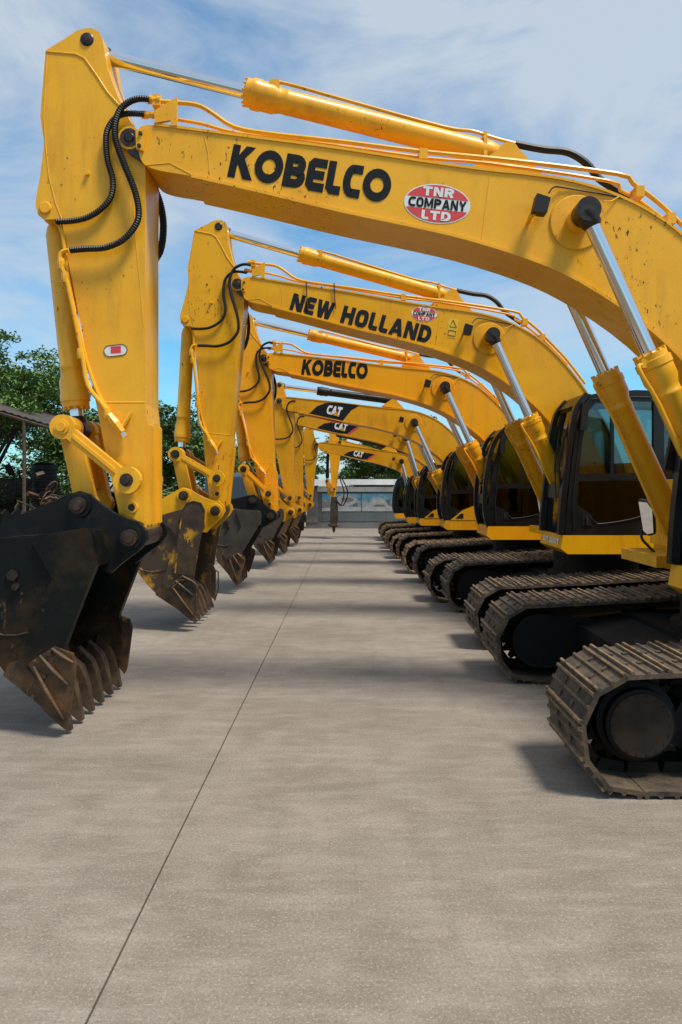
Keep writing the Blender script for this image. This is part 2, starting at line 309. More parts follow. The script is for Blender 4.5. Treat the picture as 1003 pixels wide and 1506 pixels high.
# ------------------------------------------------------------------ setting: ground
def sheet(name, x0, x1, y0, y1, z, m, parent=None, kind=None, nx=1, ny=1):
    bm = bmesh.new()
    vs = [[bm.verts.new((x0+(x1-x0)*i/nx, y0+(y1-y0)*j/ny, z)) for i in range(nx+1)] for j in range(ny+1)]
    for j in range(ny):
        for i in range(nx): bm.faces.new((vs[j][i], vs[j][i+1], vs[j+1][i+1], vs[j+1][i]))
    return finish(name, bm, m, parent, kind=kind)
def concrete_mat():
    m = bpy.data.materials.new('yard_concrete'); m.use_nodes = True; nt = m.node_tree; N = nt.nodes; L = nt.links; b = N['Principled BSDF']
    geo = N.new('ShaderNodeNewGeometry')
    def noise(s, d, r, sc_=None, dist=0):
        v = geo.outputs['Position']
        if sc_: mp = N.new('ShaderNodeMapping'); mp.inputs['Scale'].default_value = sc_; L.new(v, mp.inputs[0]); v = mp.outputs[0]
        n = N.new('ShaderNodeTexNoise'); n.inputs['Scale'].default_value = s; n.inputs['Detail'].default_value = d; n.inputs['Roughness'].default_value = r
        n.inputs['Distortion'].default_value = dist
        L.new(v, n.inputs['Vector']); return n.outputs['Fac']
    def rng(f, a, b_, c=0, d=1):
        r = N.new('ShaderNodeMapRange'); r.inputs[1].default_value = a; r.inputs[2].default_value = b_; r.inputs[3].default_value = c; r.inputs[4].default_value = d; L.new(f, r.inputs[0]); return r.outputs[0]
    def mix(f, a, c, mode='MIX'):
        x = N.new('ShaderNodeMixRGB'); x.blend_type = mode
        for i, v in ((0, f), (1, a), (2, c)):
            if isinstance(v, tuple): x.inputs[i].default_value = v + (1,)
            elif isinstance(v, float): x.inputs[i].default_value = v
            else: L.new(v, x.inputs[i])
        return x.outputs[0]
    c = mix(rng(noise(.55, 6, .6, (1, 1.6, 1)), .35, .65), (.178, .150, .121), (.264, .226, .186))
    c = mix(rng(noise(2.6, 6, .65, (1, 1, 1), .6), .42, .66), c, mix(.6, c, (.160, .130, .102)))
    c = mix(rng(noise(3.2, 5, .65, (1.6, .12, 1)), .52, .72), c, mix(.30, c, (.13, .105, .082)))
    c = mix(rng(noise(9, 5, .7, (.25, 1, 1)), .45, .75), c, mix(.45, c, (.36, .315, .27)))
    c = mix(rng(noise(55, 4, .85), .48, .66), c, mix(.55, c, (.11, .085, .062)))
    c = mix(rng(noise(75, 3, .85), .54, .68), c, mix(.6, c, (.50, .43, .35)))
    c = mix(rng(noise(1.1, 3, .5, (1, .5, 1)), .64, .74), c, mix(.35, c, (.12, .10, .085)))
    L.new(c, b.inputs['Base Color']); b.inputs['Roughness'].default_value = .82; b.inputs['Specular IOR Level'].default_value = .3
    bp = N.new('ShaderNodeBump'); bp.inputs['Strength'].default_value = .5; bp.inputs['Distance'].default_value = .004
    L.new(noise(110, 4, .75), bp.inputs['Height'])
    bp2 = N.new('ShaderNodeBump'); bp2.inputs['Strength'].default_value = .25; bp2.inputs['Distance'].default_value = .02
    L.new(noise(14, 4, .6, (.4, 1, 1)), bp2.inputs['Height']); L.new(bp.outputs[0], bp2.inputs['Normal']); L.new(bp2.outputs[0], b.inputs['Normal'])
    return m
M['concrete'] = concrete_mat()
M['soil'] = mat('dusty_soil', (.16, .12, .085), .9, var=(.09, .068, .045), vscale=.5, bump=.4, bscale=8)
M['grout'] = mat('joint_filler', (.075, .058, .044), .9, hires=(60., .5, (.02, .017, .014)))
sheet('ground', -400, 400, -60, 900, -.03, M['soil'], kind='structure')
pv = sheet('pavement', -5.6, 16, -3, 37, -.012, M['grout'], kind='structure')
for x0, x1 in ((-5.6, -.985), (-.975, 6.03), (6.04, 16)):
    bm = bmesh.new(); ys = [-3, 4.0, 37] if x0 < 6 else [-3, 37]
    bbox(bm, x0, x1, -3, 37, -.010, 0)
    finish('slab', bm, M['concrete'], pv)

# ------------------------------------------------------------------ machine frame of reference
YC1 = 6.45
def m1(px, py, lat):
    z = YC1 + lat; return complex((px-VX)*z/F, H-(py-VY)*z/F)
def mk(yc, s, px, py, lat):
    z = yc + lat*s; return complex((px-VX)*z/F, H-(py-VY)*z/F)
def sim(a0, a1, b0, b1):
    k = (b1-b0)/(a1-a0); return lambda p: (p-a0)*k + b0
ID = lambda p: p
STK_T, STK_B = m1(128, 58, -.22), m1(194, 790, -.33)
NOSE, CYLP = m1(192, 203, -.28), m1(862, 312, -.52)
TIP = m1(103.6, 1079, -.64)

def shoe_mesh(p, w, name, s):
    bm = bmesh.new(); h = p/2
    g = [(-h-.006, -.012), (h-.010, -.012), (h+.004, .004), (h+.004, .014), (h*.90, .018)]
    prof = [complex(*q) for q in g]
    for cx, gh in ((.78, .040), (.06, .034), (-.76, .046)):
        prof += [complex(cx*h+.018, .018), complex(cx*h+.008, gh), complex(cx*h-.008, gh), complex(cx*h-.018, .018)]
    prof += [complex(-h-.006, .014)]
    bprism(bm, prof, -w/2, w/2)
    for bx in (.42*h, -.36*h):
        for by in (-.17, .17): bbox(bm, bx-.016, bx+.016, by*w-.016, by*w+.016, .017, .032)
    bmesh.ops.recalc_face_normals(bm, faces=bm.faces)
    me = bpy.data.meshes.new(name); bm.to_mesh(me); bm.free(); me.materials.append(M['shoe']); return me

def make_track(root, x0, latc, w, s, outer, length, single, ym):
    """one crawler: frame mesh with shoes, sprocket, rollers as children; outer=-1 near side, +1 far side"""
    raw = [(1.9, 0), (.285, 0), (.16, .05), (.05, .19), (0, .39), (.025, .53), (.10, .675), (.20, .765), (.31, .807), (.9, .835), (1.8, .885), (2.4, .925), (length-1.2, .93), (length-.45, .87),
           (length-.2, .79), (length-.05, .63), (length, .45), (length-.06, .25), (length-.2, .08), (length-.42, 0), (length-1, 0)]
    pts = [Vector((x0+x*s, z*s)) for x, z in raw]; pts = pts + [pts[0]]
    Ls = [0]
    for a, b in zip(pts, pts[1:]): Ls.append(Ls[-1]+(b-a).length)
    pitch = .248*s; n = int(round(Ls[-1]/pitch)); P = []; j = 0
    for i in range(n):
        t = Ls[-1]*i/n
        while j < len(Ls)-2 and Ls[j+1] < t: j += 1
        P.append(pts[j].lerp(pts[j+1], (t-Ls[j])/(Ls[j+1]-Ls[j])))
    Q = []
    for i in range(n):
        a, b, c = P[i-1], P[i], P[(i+1) % n]; d = (c-a).normalized(); Q.append(b + Vector((d.y, -d.x))*.040*s)
    P = Q
    # frame: side beam between the runs, offset to the outer half
    bm = bmesh.new()
    fo = [complex(x0+x*s, z*s) for x, z in ((.62, .30), (.78, .56), (1.3, .62), (2.2, .68), (length-1.0, .66), (length-.7, .55), (length-.7, .28), (length-1.0, .20), (.9, .20))]
    bprism(bm, fo, latc-.17*s, latc+.17*s)
    bprism(bm, [complex(x0+x*s, z*s) for x, z in ((.78, .23), (.85, .50), (1.3, .545), (2.3, .59), (length-1.1, .57), (length-.95, .26))], latc-.24*s, latc+.24*s)
    tr = finish('track', bm, M['frame'], root, bevel=.012)
    bm = bmesh.new()
    for z0 in (-1, 1):   # chain links as a continuous pair of rails inside the shoes
        y0 = latc + z0*.075*s
        for i in range(n):
            a, b = P[i], P[(i+1) % n]; c = (a+b)/2; d = (b-a).normalized(); nn = Vector((d.y, -d.x)); e = (b-a).length*.46
            q = [c-d*e-nn*.075*s*0, c+d*e, c+d*e*.9-nn*-.075*s, c-d*e*.9-nn*-.075*s]
            q = [c-d*e, c+d*e, c+d*e*.88+nn*.085*s, c-d*e*.88+nn*.085*s]
            bprism(bm, [complex(v.x, v.y) for v in q], y0-.022*s, y0+.022*s)
    finish('track_chain', bm, M['under'], tr, kind='stuff')
    if single:
        me = shoe_mesh(pitch, w, 'track_shoe', s)
        for i in range(n):
            a, b = P[i], P[(i+1) % n]; c = (a+b)/2; d = b-a
            o = bpy.data.objects.new('track_shoe', me); COL.objects.link(o); o.parent = tr
            o.location = (c.x, latc+random.uniform(-.004, .004), c.y)
            # local +x along the run, local +z outward
            o.rotation_euler = (random.uniform(-.006, .006), -math.atan2(d.y, d.x)+random.uniform(-.02, .02), 0)
    else:
        me = shoe_mesh(pitch, w, 'track_shoe', s); bm = bmesh.new()
        for i in range(n):
            a, b = P[i], P[(i+1) % n]; c = (a+b)/2; d = b-a
            mtx = Matrix.Translation((c.x, latc, c.y)) @ Matrix.Rotation(-math.atan2(d.y, d.x), 4, 'Y')
            k = len(bm.verts); bm.from_mesh(me); bm.verts.ensure_lookup_table()
            bmesh.ops.transform(bm, matrix=mtx, verts=bm.verts[k:])
        finish('track_shoes', bm, M['shoe'], tr, kind='stuff')
    # sprocket at the front, idler at the rear
    cx, cz = x0+.48*s, .42*s
    bm = bmesh.new(); pr = []
    for k in range(21*4):
        rr = (.335 if k % 4 in (0, 1) else .285)*s; pr.append(complex(cx, cz)+rr*cmath.exp(2j*math.pi*k/84))
    bprism(bm, pr, latc-.04*s, latc+.04*s)
    finish('drive_sprocket', bm, M['under'], tr)
    bm = bmesh.new(); yo = latc + outer*w*.40; yi = latc
    blathe(bm, (cx, latc, cz), (cx, latc+outer, cz), [(0, .27*s), (w*.20, .27*s), (w*.22, .235*s), (w*.29, .232*s), (w*.30, .215*s)], 36)
    finish('final_drive', bm, M['frame'], tr, smooth=True)
    bm = bmesh.new()
    blathe(bm, (cx, latc+outer*w*.30, cz), (cx, latc+outer*9, cz), [(0, .213*s), (.012*s, .208*s)], 36)
    finish('drive_cover', bm, mat_cover, tr, smooth=True)
    bm = bmesh.new()
    for k in range(18):
        a = 2*math.pi*k/18; p = (cx+.19*s*math.cos(a), latc+outer*(w*.30+.010*s), cz+.19*s*math.sin(a))
        blathe(bm, p, (p[0], p[1]+outer, p[2]), [(0, .010*s), (.007*s, .009*s)], 6)
    finish('cover_bolts', bm, mat_cover, tr, kind='stuff')
    # inner motor guard with rim
    bm = bmesh.new()
    st = arc(complex(cx, cz), .26*s, 90, 270, 14) + [complex(x0+1.02*s, .17*s), complex(x0+1.02*s, .63*s)]
    bprism(bm, st, latc-outer*.22*s, latc-outer*w*.40)
    g = finish('motor_guard', bm, M['frame'], tr, bevel=.01)
    bm = bmesh.new(); y = latc-outer*w*.405
    btube(bm, [(p.real, y, p.imag) for p in st + [st[0]]], .012*s, 6); finish('guard_rim', bm, M['under'], tr)
    for k in range(8):
        bm = bmesh.new(); rx = x0+(.95+(length-1.9)*k/7)*s
        blathe(bm, (rx, latc-.13*s, .155*s), (rx, latc+9, .155*s), [(0, .06*s), (.02*s, .095*s), (.06*s, .095*s), (.07*s, .075*s), (.19*s, .075*s), (.20*s, .095*s), (.24*s, .095*s), (.26*s, .06*s)], 16)
        finish('track_roller', bm, M['under'], tr, smooth=True)
    for k in (0, 1):
        bm = bmesh.new(); rx = x0+(1.7+(length-3.2)*k)*s
        blathe(bm, (rx, latc-.12*s, .79*s), (rx, latc+9, .79*s), [(0, .06*s), (.24*s, .06*s)], 14)
        bbox(bm, rx-.05*s, rx+.05*s, latc-.1*s, latc+.1*s, .6*s, .76*s)
        finish('carrier_roller', bm, M['under'], tr)
    bm = bmesh.new()
    blathe(bm, (x0+(length-.43)*s, latc-.12*s, .45*s), (x0+(length-.43)*s, latc+9, .45*s), [(0, .33*s), (.24*s, .33*s)], 28)
    finish('idler_wheel', bm, M['under'], tr, smooth=True)
    return tr
mat_cover = mat('drive_cover_brown', (.034, .021, .013), .7, .1, spec=.3, var=(.018, .012, .009), vscale=7, bump=.25, bscale=30)

def hyd(root, name, p0, p1, rrod, rbar, lrod, ym, eye=.11, headlen=.22, pipe=None):
    """cylinder p0 = rod pin, p1 = barrel pin (3D local); lrod = exposed rod length incl. eye"""
    p0, p1 = Vector(p0), Vector(p1); d = (p1-p0); Lt = d.length; d.normalize()
    bm = bmesh.new()
    q = p0 + d*lrod; Lb = Lt-lrod
    blathe(bm, q, p1, [(0, rbar*.95), (.015, rbar*1.15), (.06, rbar*1.15), (.065, rbar*1.27), (headlen*.42, rbar*1.27), (headlen*.45, rbar*1.2), (headlen*.8, rbar*1.2), (headlen, rbar), (headlen+.05, rbar), (headlen+.055, rbar*1.03), (headlen+.075, rbar*1.03), (headlen+.08, rbar), (Lb-.16, rbar), (Lb-.10, rbar*.85), (Lb-.05, rbar*.55)], 28)
    side = Vector((0, 1, 0))
    blathe(bm, p1-side*rbar*.8, p1+side*9, [(0, eye), (rbar*1.6, eye)], 22)
    c = finish(name, bm, ym, root, smooth=True)
    bm = bmesh.new(); u = d.orthogonal().normalized(); v = d.cross(u)
    for k in range(12):
        a = 2*math.pi*k/12; p = q + (u*math.cos(a)+v*math.sin(a))*rbar*1.08
        blathe(bm, p-d*.012, p+d, [(0, rbar*.09), (.025, rbar*.09)], 6)
    finish('head_bolts', bm, ym, c, kind='stuff')
    bm = bmesh.new(); blathe(bm, p0 + d*eye*.8, q+d*.05, [(0, rrod), ((q-p0).length-eye*.8+.05, rrod)], 28)
    finish('piston_rod', bm, M['chrome'], c, smooth=True)
    bm = bmesh.new(); blathe(bm, p0-side*rbar*.7, p0+side*9, [(0, eye), (rbar*1.4, eye)], 22)
    blathe(bm, p0, q, [(0, rrod*1.5), (eye*1.15, rrod*1.3), (eye*1.35, rrod*1.05)], 18)
    finish('rod_eye', bm, M['grease'], c, smooth=True)
    if pipe:
        off = Vector(pipe)*rbar
        a0 = q + d*.10; pp = [a0 + off*1.3, a0 + off*2.1 + d*.02, a0 + off*2.1 + d*.12, a0 + off*1.75 + d*.28, a0 + off*1.6 + d*.5, q + d*(Lb*.86) + off*1.6, q + d*(Lb*.93) + off*1.1]
        bm = bmesh.new(); btube(bm, spline(pp, 5), .017, 8); bbox_at(bm, a0+off*1.25, .035); finish('oil_pipe', bm, ym, c, smooth=True)
    return c
def bbox_at(bm, p, h):
    bbox(bm, p.x-h, p.x+h, p.y-h, p.y+h, p.z-h, p.z+h)
def pinhead(root, name, p, y0, y1, r, m, cap=None):
    bm = bmesh.new(); d = 1 if y1 > y0 else -1
    L_ = abs(y1-y0); blathe(bm, (p.real, y0, p.imag), (p.real, y0+d*9, p.imag), [(0, r*.8), (.01, r), (L_-.01, r), (L_, r*.8)], 20)
    o = finish(name, bm, m, root, smooth=True)
    return o
def boltpin(root, p, lat0, s, r, m=None):
    """a pin through a joint with collar and bolt head on the near side"""
    m = m or M['pin']
    bm = bmesh.new(); blathe(bm, (p.real, -lat0, p.imag), (p.real, 9, p.imag), [(0, r*.62), (.02, r*.62), (.021, r), (.05, r*1.05), (2*lat0-.05, r*1.05), (2*lat0-.021, r), (2*lat0-.02, r*.62), (2*lat0, r*.62)], 20)
    return finish('pivot_pin', bm, m, root, smooth=True)

def tilt(bm, c):
    c = Vector(c); mt = Matrix.Translation(c) @ Matrix.Rotation(R(-38), 4, 'Z') @ Matrix.Rotation(R(7), 4, 'X') @ Matrix.Translation(-c)
    bmesh.ops.transform(bm, matrix=mt, verts=bm.verts)
# ------------------------------------------------------------------ cab
def ring3(bm, outer, inner, off):
    n = len(outer); off = Vector(off)
    A = [bm.verts.new(p) for p in outer]; B = [bm.verts.new(p) for p in inner]
    C_ = [bm.verts.new(Vector(p)+off) for p in outer]; D = [bm.verts.new(Vector(p)+off) for p in inner]
    for i in range(n):
        j = (i+1) % n
        bm.faces.new((A[i], A[j], B[j], B[i])); bm.faces.new((C_[i], D[i], D[j], C_[j]))
        bm.faces.new((A[i], C_[i], C_[j], A[j])); bm.faces.new((B[i], B[j], D[j], D[i]))
def make_cab(root, fx, s, style, y0, y1, ym, detail=True):
    """side profile in metres from the fully seen second machine; fx = x of the front bottom corner"""
    def q(x, z): return complex(fx + (x-2.695)*s, z*s if s == 1 else 1.347*s+(z-1.347)*s)
    if style == 'box':
        fr = [(2.695, 1.347), (2.705, 1.55), (2.725, 1.80), (2.765, 2.15), (2.80, 2.45), (2.845, 2.75), (2.90, 2.95), (3.017, 3.093)]
    else:
        fr = [(2.735, 1.347), (2.68, 1.50), (2.655, 1.75), (2.67, 2.10), (2.715, 2.45), (2.79, 2.75), (2.89, 2.95), (3.03, 3.09)]
    roof = [(3.25, 3.130), (3.60, 3.146), (3.98, 3.135), (4.25, 3.10)]
    rear = [(4.37, 3.02), (4.41, 2.85), (4.42, 2.45), (4.42, 2.05), (4.42, 1.60), (4.42, 1.347)]
    outl = [q(*p) for p in fr + roof + rear]
    # near and far side walls: upper ring with window, lower ring with door glass; split on z = 2.07
    zs = 2.07
    up_o = [(2.755, zs), (2.765, 2.15), (2.80, 2.45), (2.845, 2.75), (2.90, 2.95), (3.017, 3.093), (3.60, 3.146), (4.25, 3.10), (4.41, 2.85), (4.42, 2.45), (4.42, zs), (3.6, zs)]
    up_i = [(2.865, 2.12), (2.872, 2.17), (2.90, 2.45), (2.945, 2.74), (2.985, 2.90), (3.075, 3.00), (3.60, 3.03), (4.20, 3.00), (4.29, 2.85), (4.30, 2.45), (4.30, 2.12), (3.6, 2.12)]
    lo_o = [(2.695, 1.347), (2.705, 1.55), (2.725, 1.80), (2.755, zs), (3.3, zs), (4.42, zs), (4.42, 1.75), (4.42, 1.347), (3.8, 1.347), (3.2, 1.347)]
    lo_i = [(2.97, 1.64), (2.85, 1.72), (2.85, 1.84), (2.86, 2.02), (3.3, 2.03), (3.80, 2.03), (3.80, 1.75), (3.74, 1.62), (3.45, 1.53), (3.10, 1.48)]
    if style != 'box':
        sh = lambda L_: [(x-(.055 if x < 2.96 and z < 2.7 else 0)*min(1, (2.75-z)/.5) if z < 2.75 else x, z) for x, z in L_]
        up_o, up_i, lo_o, lo_i = sh(up_o), sh(up_i), sh(lo_o), sh(lo_i)
    def three(L_, y): return [Vector((q(*p).real, y, q(*p).imag)) for p in L_]
    th = .06
    bm = bmesh.new()   # roof shell
    rp = [q(*p) for p in [(2.97, 3.04), (3.017, 3.11), (3.25, 3.150), (3.60, 3.168), (3.98, 3.155), (4.28, 3.11), (4.36, 3.03)]]
    bprism(bm, rp, y0+.03, y1-.03)
    cab = finish('cab', bm, M['cab'], root, bevel=.035, seg=3, smooth=True)
    for ya, d in ((y0, th), (y1, -th)):
        bm = bmesh.new(); ring3(bm, three(up_o, ya), three(up_i, ya), (0, d, 0)); finish('upper_side_wall', bm, M['cab'], cab, bevel=.010)
        bm = bmesh.new(); ring3(bm, three(lo_o, ya), three(lo_i, ya), (0, d, 0)); finish('lower_side_wall', bm, M['cab'], cab, bevel=.010)
    # windows
    def pane(L_, y, m, nm='window_pane'):
        bm = bmesh.new(); bprism(bm, [q(*p) for p in L_], y-.004, y+.004); return finish(nm, bm, m, cab)
    pane(up_i, y0+.035, M['glass']); pane(lo_i, y0+.035, M['glassdark'])
    pane(up_i, y1-.035, M['glass']); pane(lo_i, y1-.035, M['glassdark'])
    # front frame: posts + cross bars following the curved front, with panes
    def front_bar(name, yA, yB, pts, t, m):
        bm = bmesh.new(); P = [q(*p) for p in pts]; P = cspline(P, 4) if len(P) > 2 else P; n = len(P)
        rings = []
        for i, p in enumerate(P):
            d = P[min(i+1, n-1)]-P[max(i-1, 0)]; d /= abs(d); nn = d*1j
            rings.append([bm.verts.new(v) for v in ((p.real, yA, p.imag), (p.real, yB, p.imag), ((p-nn*t).real, yB, (p-nn*t).imag), ((p-nn*t).real, yA, (p-nn*t).imag))])
        for a, b in zip(rings, rings[1:]):
            for k in range(4): bm.faces.new((a[k], a[(k+1) % 4], b[(k+1) % 4], b[k]))
        bm.faces.new(rings[0]); bm.faces.new(rings[-1][::-1])
        return finish(name, bm, m, cab)
    e = .0025
    front_bar('front_post', y0+e+.003, y0+.10, [(x-.012, z) for x, z in fr], -.07, M['cab']); front_bar('front_post', y1-.10, y1-e-.003, [(x-.012, z) for x, z in fr], -.07, M['cab'])
    front_bar('windscreen', y0+.102, y1-.102, [(x+.006, z) for x, z in fr[3:7]], -.008, M['glass'])
    front_bar('lower_windscreen', y0+.102, y1-.102, [(x+.006, z) for x, z in fr[0:3]], -.008, M['glass'])
    front_bar('screen_bar', y0+.103, y1-.103, [fr[2], ((fr[2][0]+fr[3][0])/2, (fr[2][1]+fr[3][1])/2), fr[3]][0:2], -.04, M['cab'])
    front_bar('screen_header', y0+.103, y1-.103, fr[6:8], -.06, M['cab'])
    bm = bmesh.new()  # rear wall as a frame
    rx = q(4.36, 0).real; za, zb = q(0, 1.36).imag, q(0, 3.05).imag; zc = q(0, 2.2).imag
    ring3(bm, [(rx, y0+.07, za), (rx, y1-.07, za), (rx, y1-.07, zb), (rx, y0+.07, zb)], [(rx, y0+.17, zc), (rx, y1-.17, zc), (rx, y1-.17, zb-.12), (rx, y0+.17, zb-.12)], (.05, 0, 0))
    finish('cab_rear_wall', bm, M['cab'], cab)
    bm = bmesh.new(); bbox(bm, q(2.76, 0).real, q(4.36, 0).real, y0+.065, y1-.065, q(0, 1.35).imag, q(0, 1.42).imag)
    finish('cab_floor', bm, M['interior'], cab)
    # seat, consoles, levers
    ym_ = (y0+y1)/2
    bm = bmesh.new()
    bbox(bm, q(3.5, 0).real, q(4.0, 0).real, ym_-.25, ym_+.25, q(0, 1.72).imag, q(0, 1.86).imag); finish('driver_seat', bm, M['interior'], cab, bevel=.03, seg=2, smooth=True)
    bm = bmesh.new(); bprism(bm, [q(3.93, 1.86), q(4.05, 1.86), q(4.17, 2.50), q(4.07, 2.52)], ym_-.24, ym_+.24); finish('seat_back', bm, M['interior'], cab, bevel=.03, seg=2, smooth=True)
    bm = bmesh.new(); bprism(bm, [q(4.06, 2.53), q(4.15, 2.53), q(4.19, 2.74), q(4.11, 2.75)], ym_-.14, ym_+.14); finish('head_rest', bm, M['interior'], cab, bevel=.03, seg=2, smooth=True)
    bm = bmesh.new(); bbox(bm, q(3.6, 0).real, q(3.95, 0).real, ym_-.15, ym_+.15, q(0, 1.42).imag, q(0, 1.72).imag); finish('seat_base', bm, M['interior'], cab)
    for yy in (y0+.16, y1-.16):
        bm = bmesh.new(); bprism(bm, [q(3.30, 1.5), q(4.0, 1.5), q(4.0, 2.02), q(3.36, 2.08)], yy-.07, yy+.07); finish('console', bm, M['interior'], cab); bm = bmesh.new()
        btube(bm, [(q(3.40, 2.05).real, yy, q(0, 2.05).imag), (q(3.36, 2.2).real, yy, q(0, 2.2).imag), (q(3.34, 2.28).real, yy, q(0, 2.28).imag)], [.012, .014, .03], 8)
        finish('control_lever', bm, M['interior'], cab)
    if detail:
        bm = bmesh.new()  # door frame edge line, mullion and B pillar
        bbox(bm, q(3.27, 0).real, q(3.31, 0).real, y0+.012, y0+.055, q(0, 2.10).imag, q(0, 3.03).imag); finish('window_bar', bm, M['cab'], cab)
        bm = bmesh.new(); bbox(bm, q(3.80, 0).real, q(3.93, 0).real, y0-.004, y0+.057, q(0, 1.40).imag, q(0, 3.05).imag); finish('door_pillar', bm, M['cab'], cab, bevel=.008)
        bm = bmesh.new(); btube(bm, [(p.real, y0-.003, p.imag) for p in [q(2.80, 1.42), q(2.79, 1.8), q(2.83, 2.2), q(2.88, 2.6), q(2.95, 2.93), q(3.03, 3.045), q(3.4, 3.075), q(3.76, 3.07)]], .012, 6); finish('door_seal', bm, M['rubber'], cab)
        bm = bmesh.new(); btube(bm, [(p.real, y0-.010, p.imag) for p in spline_c([q(2.98, 1.60), q(3.06, 1.52), q(3.14, 1.49), q(3.5, 1.545), q(3.74, 1.62)])], .006, 6); finish('door_trim', bm, M['rubber'], cab)
        bm = bmesh.new(); bbox(bm, q(2.90, 0).real, q(3.03, 0).real, y0-.010, y0+.01, q(0, 1.46).imag, q(0, 1.60).imag); hb = finish('door_handle', bm, M['rubber'], cab, bevel=.008)
        bm = bmesh.new(); bbox(bm, q(2.95, 0).real, q(2.975, 0).real, y0-.026, y0-.010, q(0, 1.48).imag, q(0, 1.58).imag); finish('door_latch', bm, M['pin'], cab)
        bm = bmesh.new(); btube(bm, spline([(q(2.70, 0).real-.03, y0+.10, q(0, 1.9).imag), (q(2.72, 0).real-.07, y0+.10, q(0, 2.3).imag), (q(2.86, 0).real-.06, y0+.10, q(0, 2.85).imag)]), .014, 6)
        finish('grab_rail', bm, M['rubber'], cab)
        bm = bmesh.new(); bprism(bm, [q(2.86, 2.66), q(2.95, 2.66), q(2.97, 3.0), q(2.89, 3.0)], y0-.07, y0-.02); finish('hinge_cover', bm, M['rubber'], cab, bevel=.012)
        bm = bmesh.new()
        for x, z in ((3.2, 3.155), (3.02, 3.09), (3.9, 3.155)): bbox(bm, q(x, 0).real-.02, q(x, 0).real+.02, y0+.08, y0+.12, q(x, z).imag, q(x, z+.035).imag)
        finish('roof_bolts', bm, M['rubber'], cab, kind='stuff')
        bm = bmesh.new(); w0 = y0+.32
        btube(bm, [(q(2.70, 1.75).real-.03, w0, q(0, 1.75).imag), (q(2.74, 0).real-.06, w0+.1, q(0, 2.2).imag), (q(2.82, 0).real-.045, w0+.2, q(0, 2.7).imag)], .009, 6); finish('wiper', bm, M['rubber'], cab)
    if style == 'wedge':   # yellow wedge panel low on the door side
        bm = bmesh.new(); bprism(bm, [q(2.80, 1.352), q(4.43, 1.352), q(4.43, 1.98), q(3.75, 1.86), q(3.1, 1.60)], y0-.025, y0-.002); wp = finish('side_panel', bm, ym, cab, bevel=.008)
        bm = bmesh.new(); bprism(bm, [q(2.93, 1.40), q(3.13, 1.40), q(3.13, 1.52), q(3.05, 1.52)], y0-.032, y0-.024); finish('panel_recess', bm, M['rubber'], cab)
    return cab
def spline_c(P): return cspline(P, 4)

# ------------------------------------------------------------------ excavator
BOOM_TOP = [(202, 214), (201, 198), (205, 188), (213, 184), (227, 184), (262, 188), (299, 193), (400, 206), (500, 219), (610, 236), (711, 250), (770, 256), (826, 264), (878, 277), (926, 296), (966, 318), (1003, 346), (1050, 392), (1105, 460), (1160, 550), (1205, 650), (1222, 715)]
BOOM_END = [(1224, 745), (1212, 772), (1190, 778), (1170, 765)]
BOOM_BOT = [(1140, 725), (1095, 660), (1050, 590), (1003, 528), (938, 469), (854, 414), (781, 381), (686, 351), (600, 331), (500, 310), (380, 281), (282, 259), (236, 251), (214, 243), (206, 232)]
STICK = [(67, 74), (95, 57), (113, 45), (122, 42), (134, 41), (145, 46), (150, 55), (152, 66), (157, 98), (172, 140), (190, 176), (204, 195), (213, 230), (214, 260), (213, 350), (213, 594), (216, 620), (216, 774),
         (206, 803), (190, 806), (178, 795), (174, 752), (153, 653), (99, 378), (92, 330), (84, 322), (66, 323), (56, 316), (52, 302), (54, 285), (59, 259), (65, 209), (59, 172)]

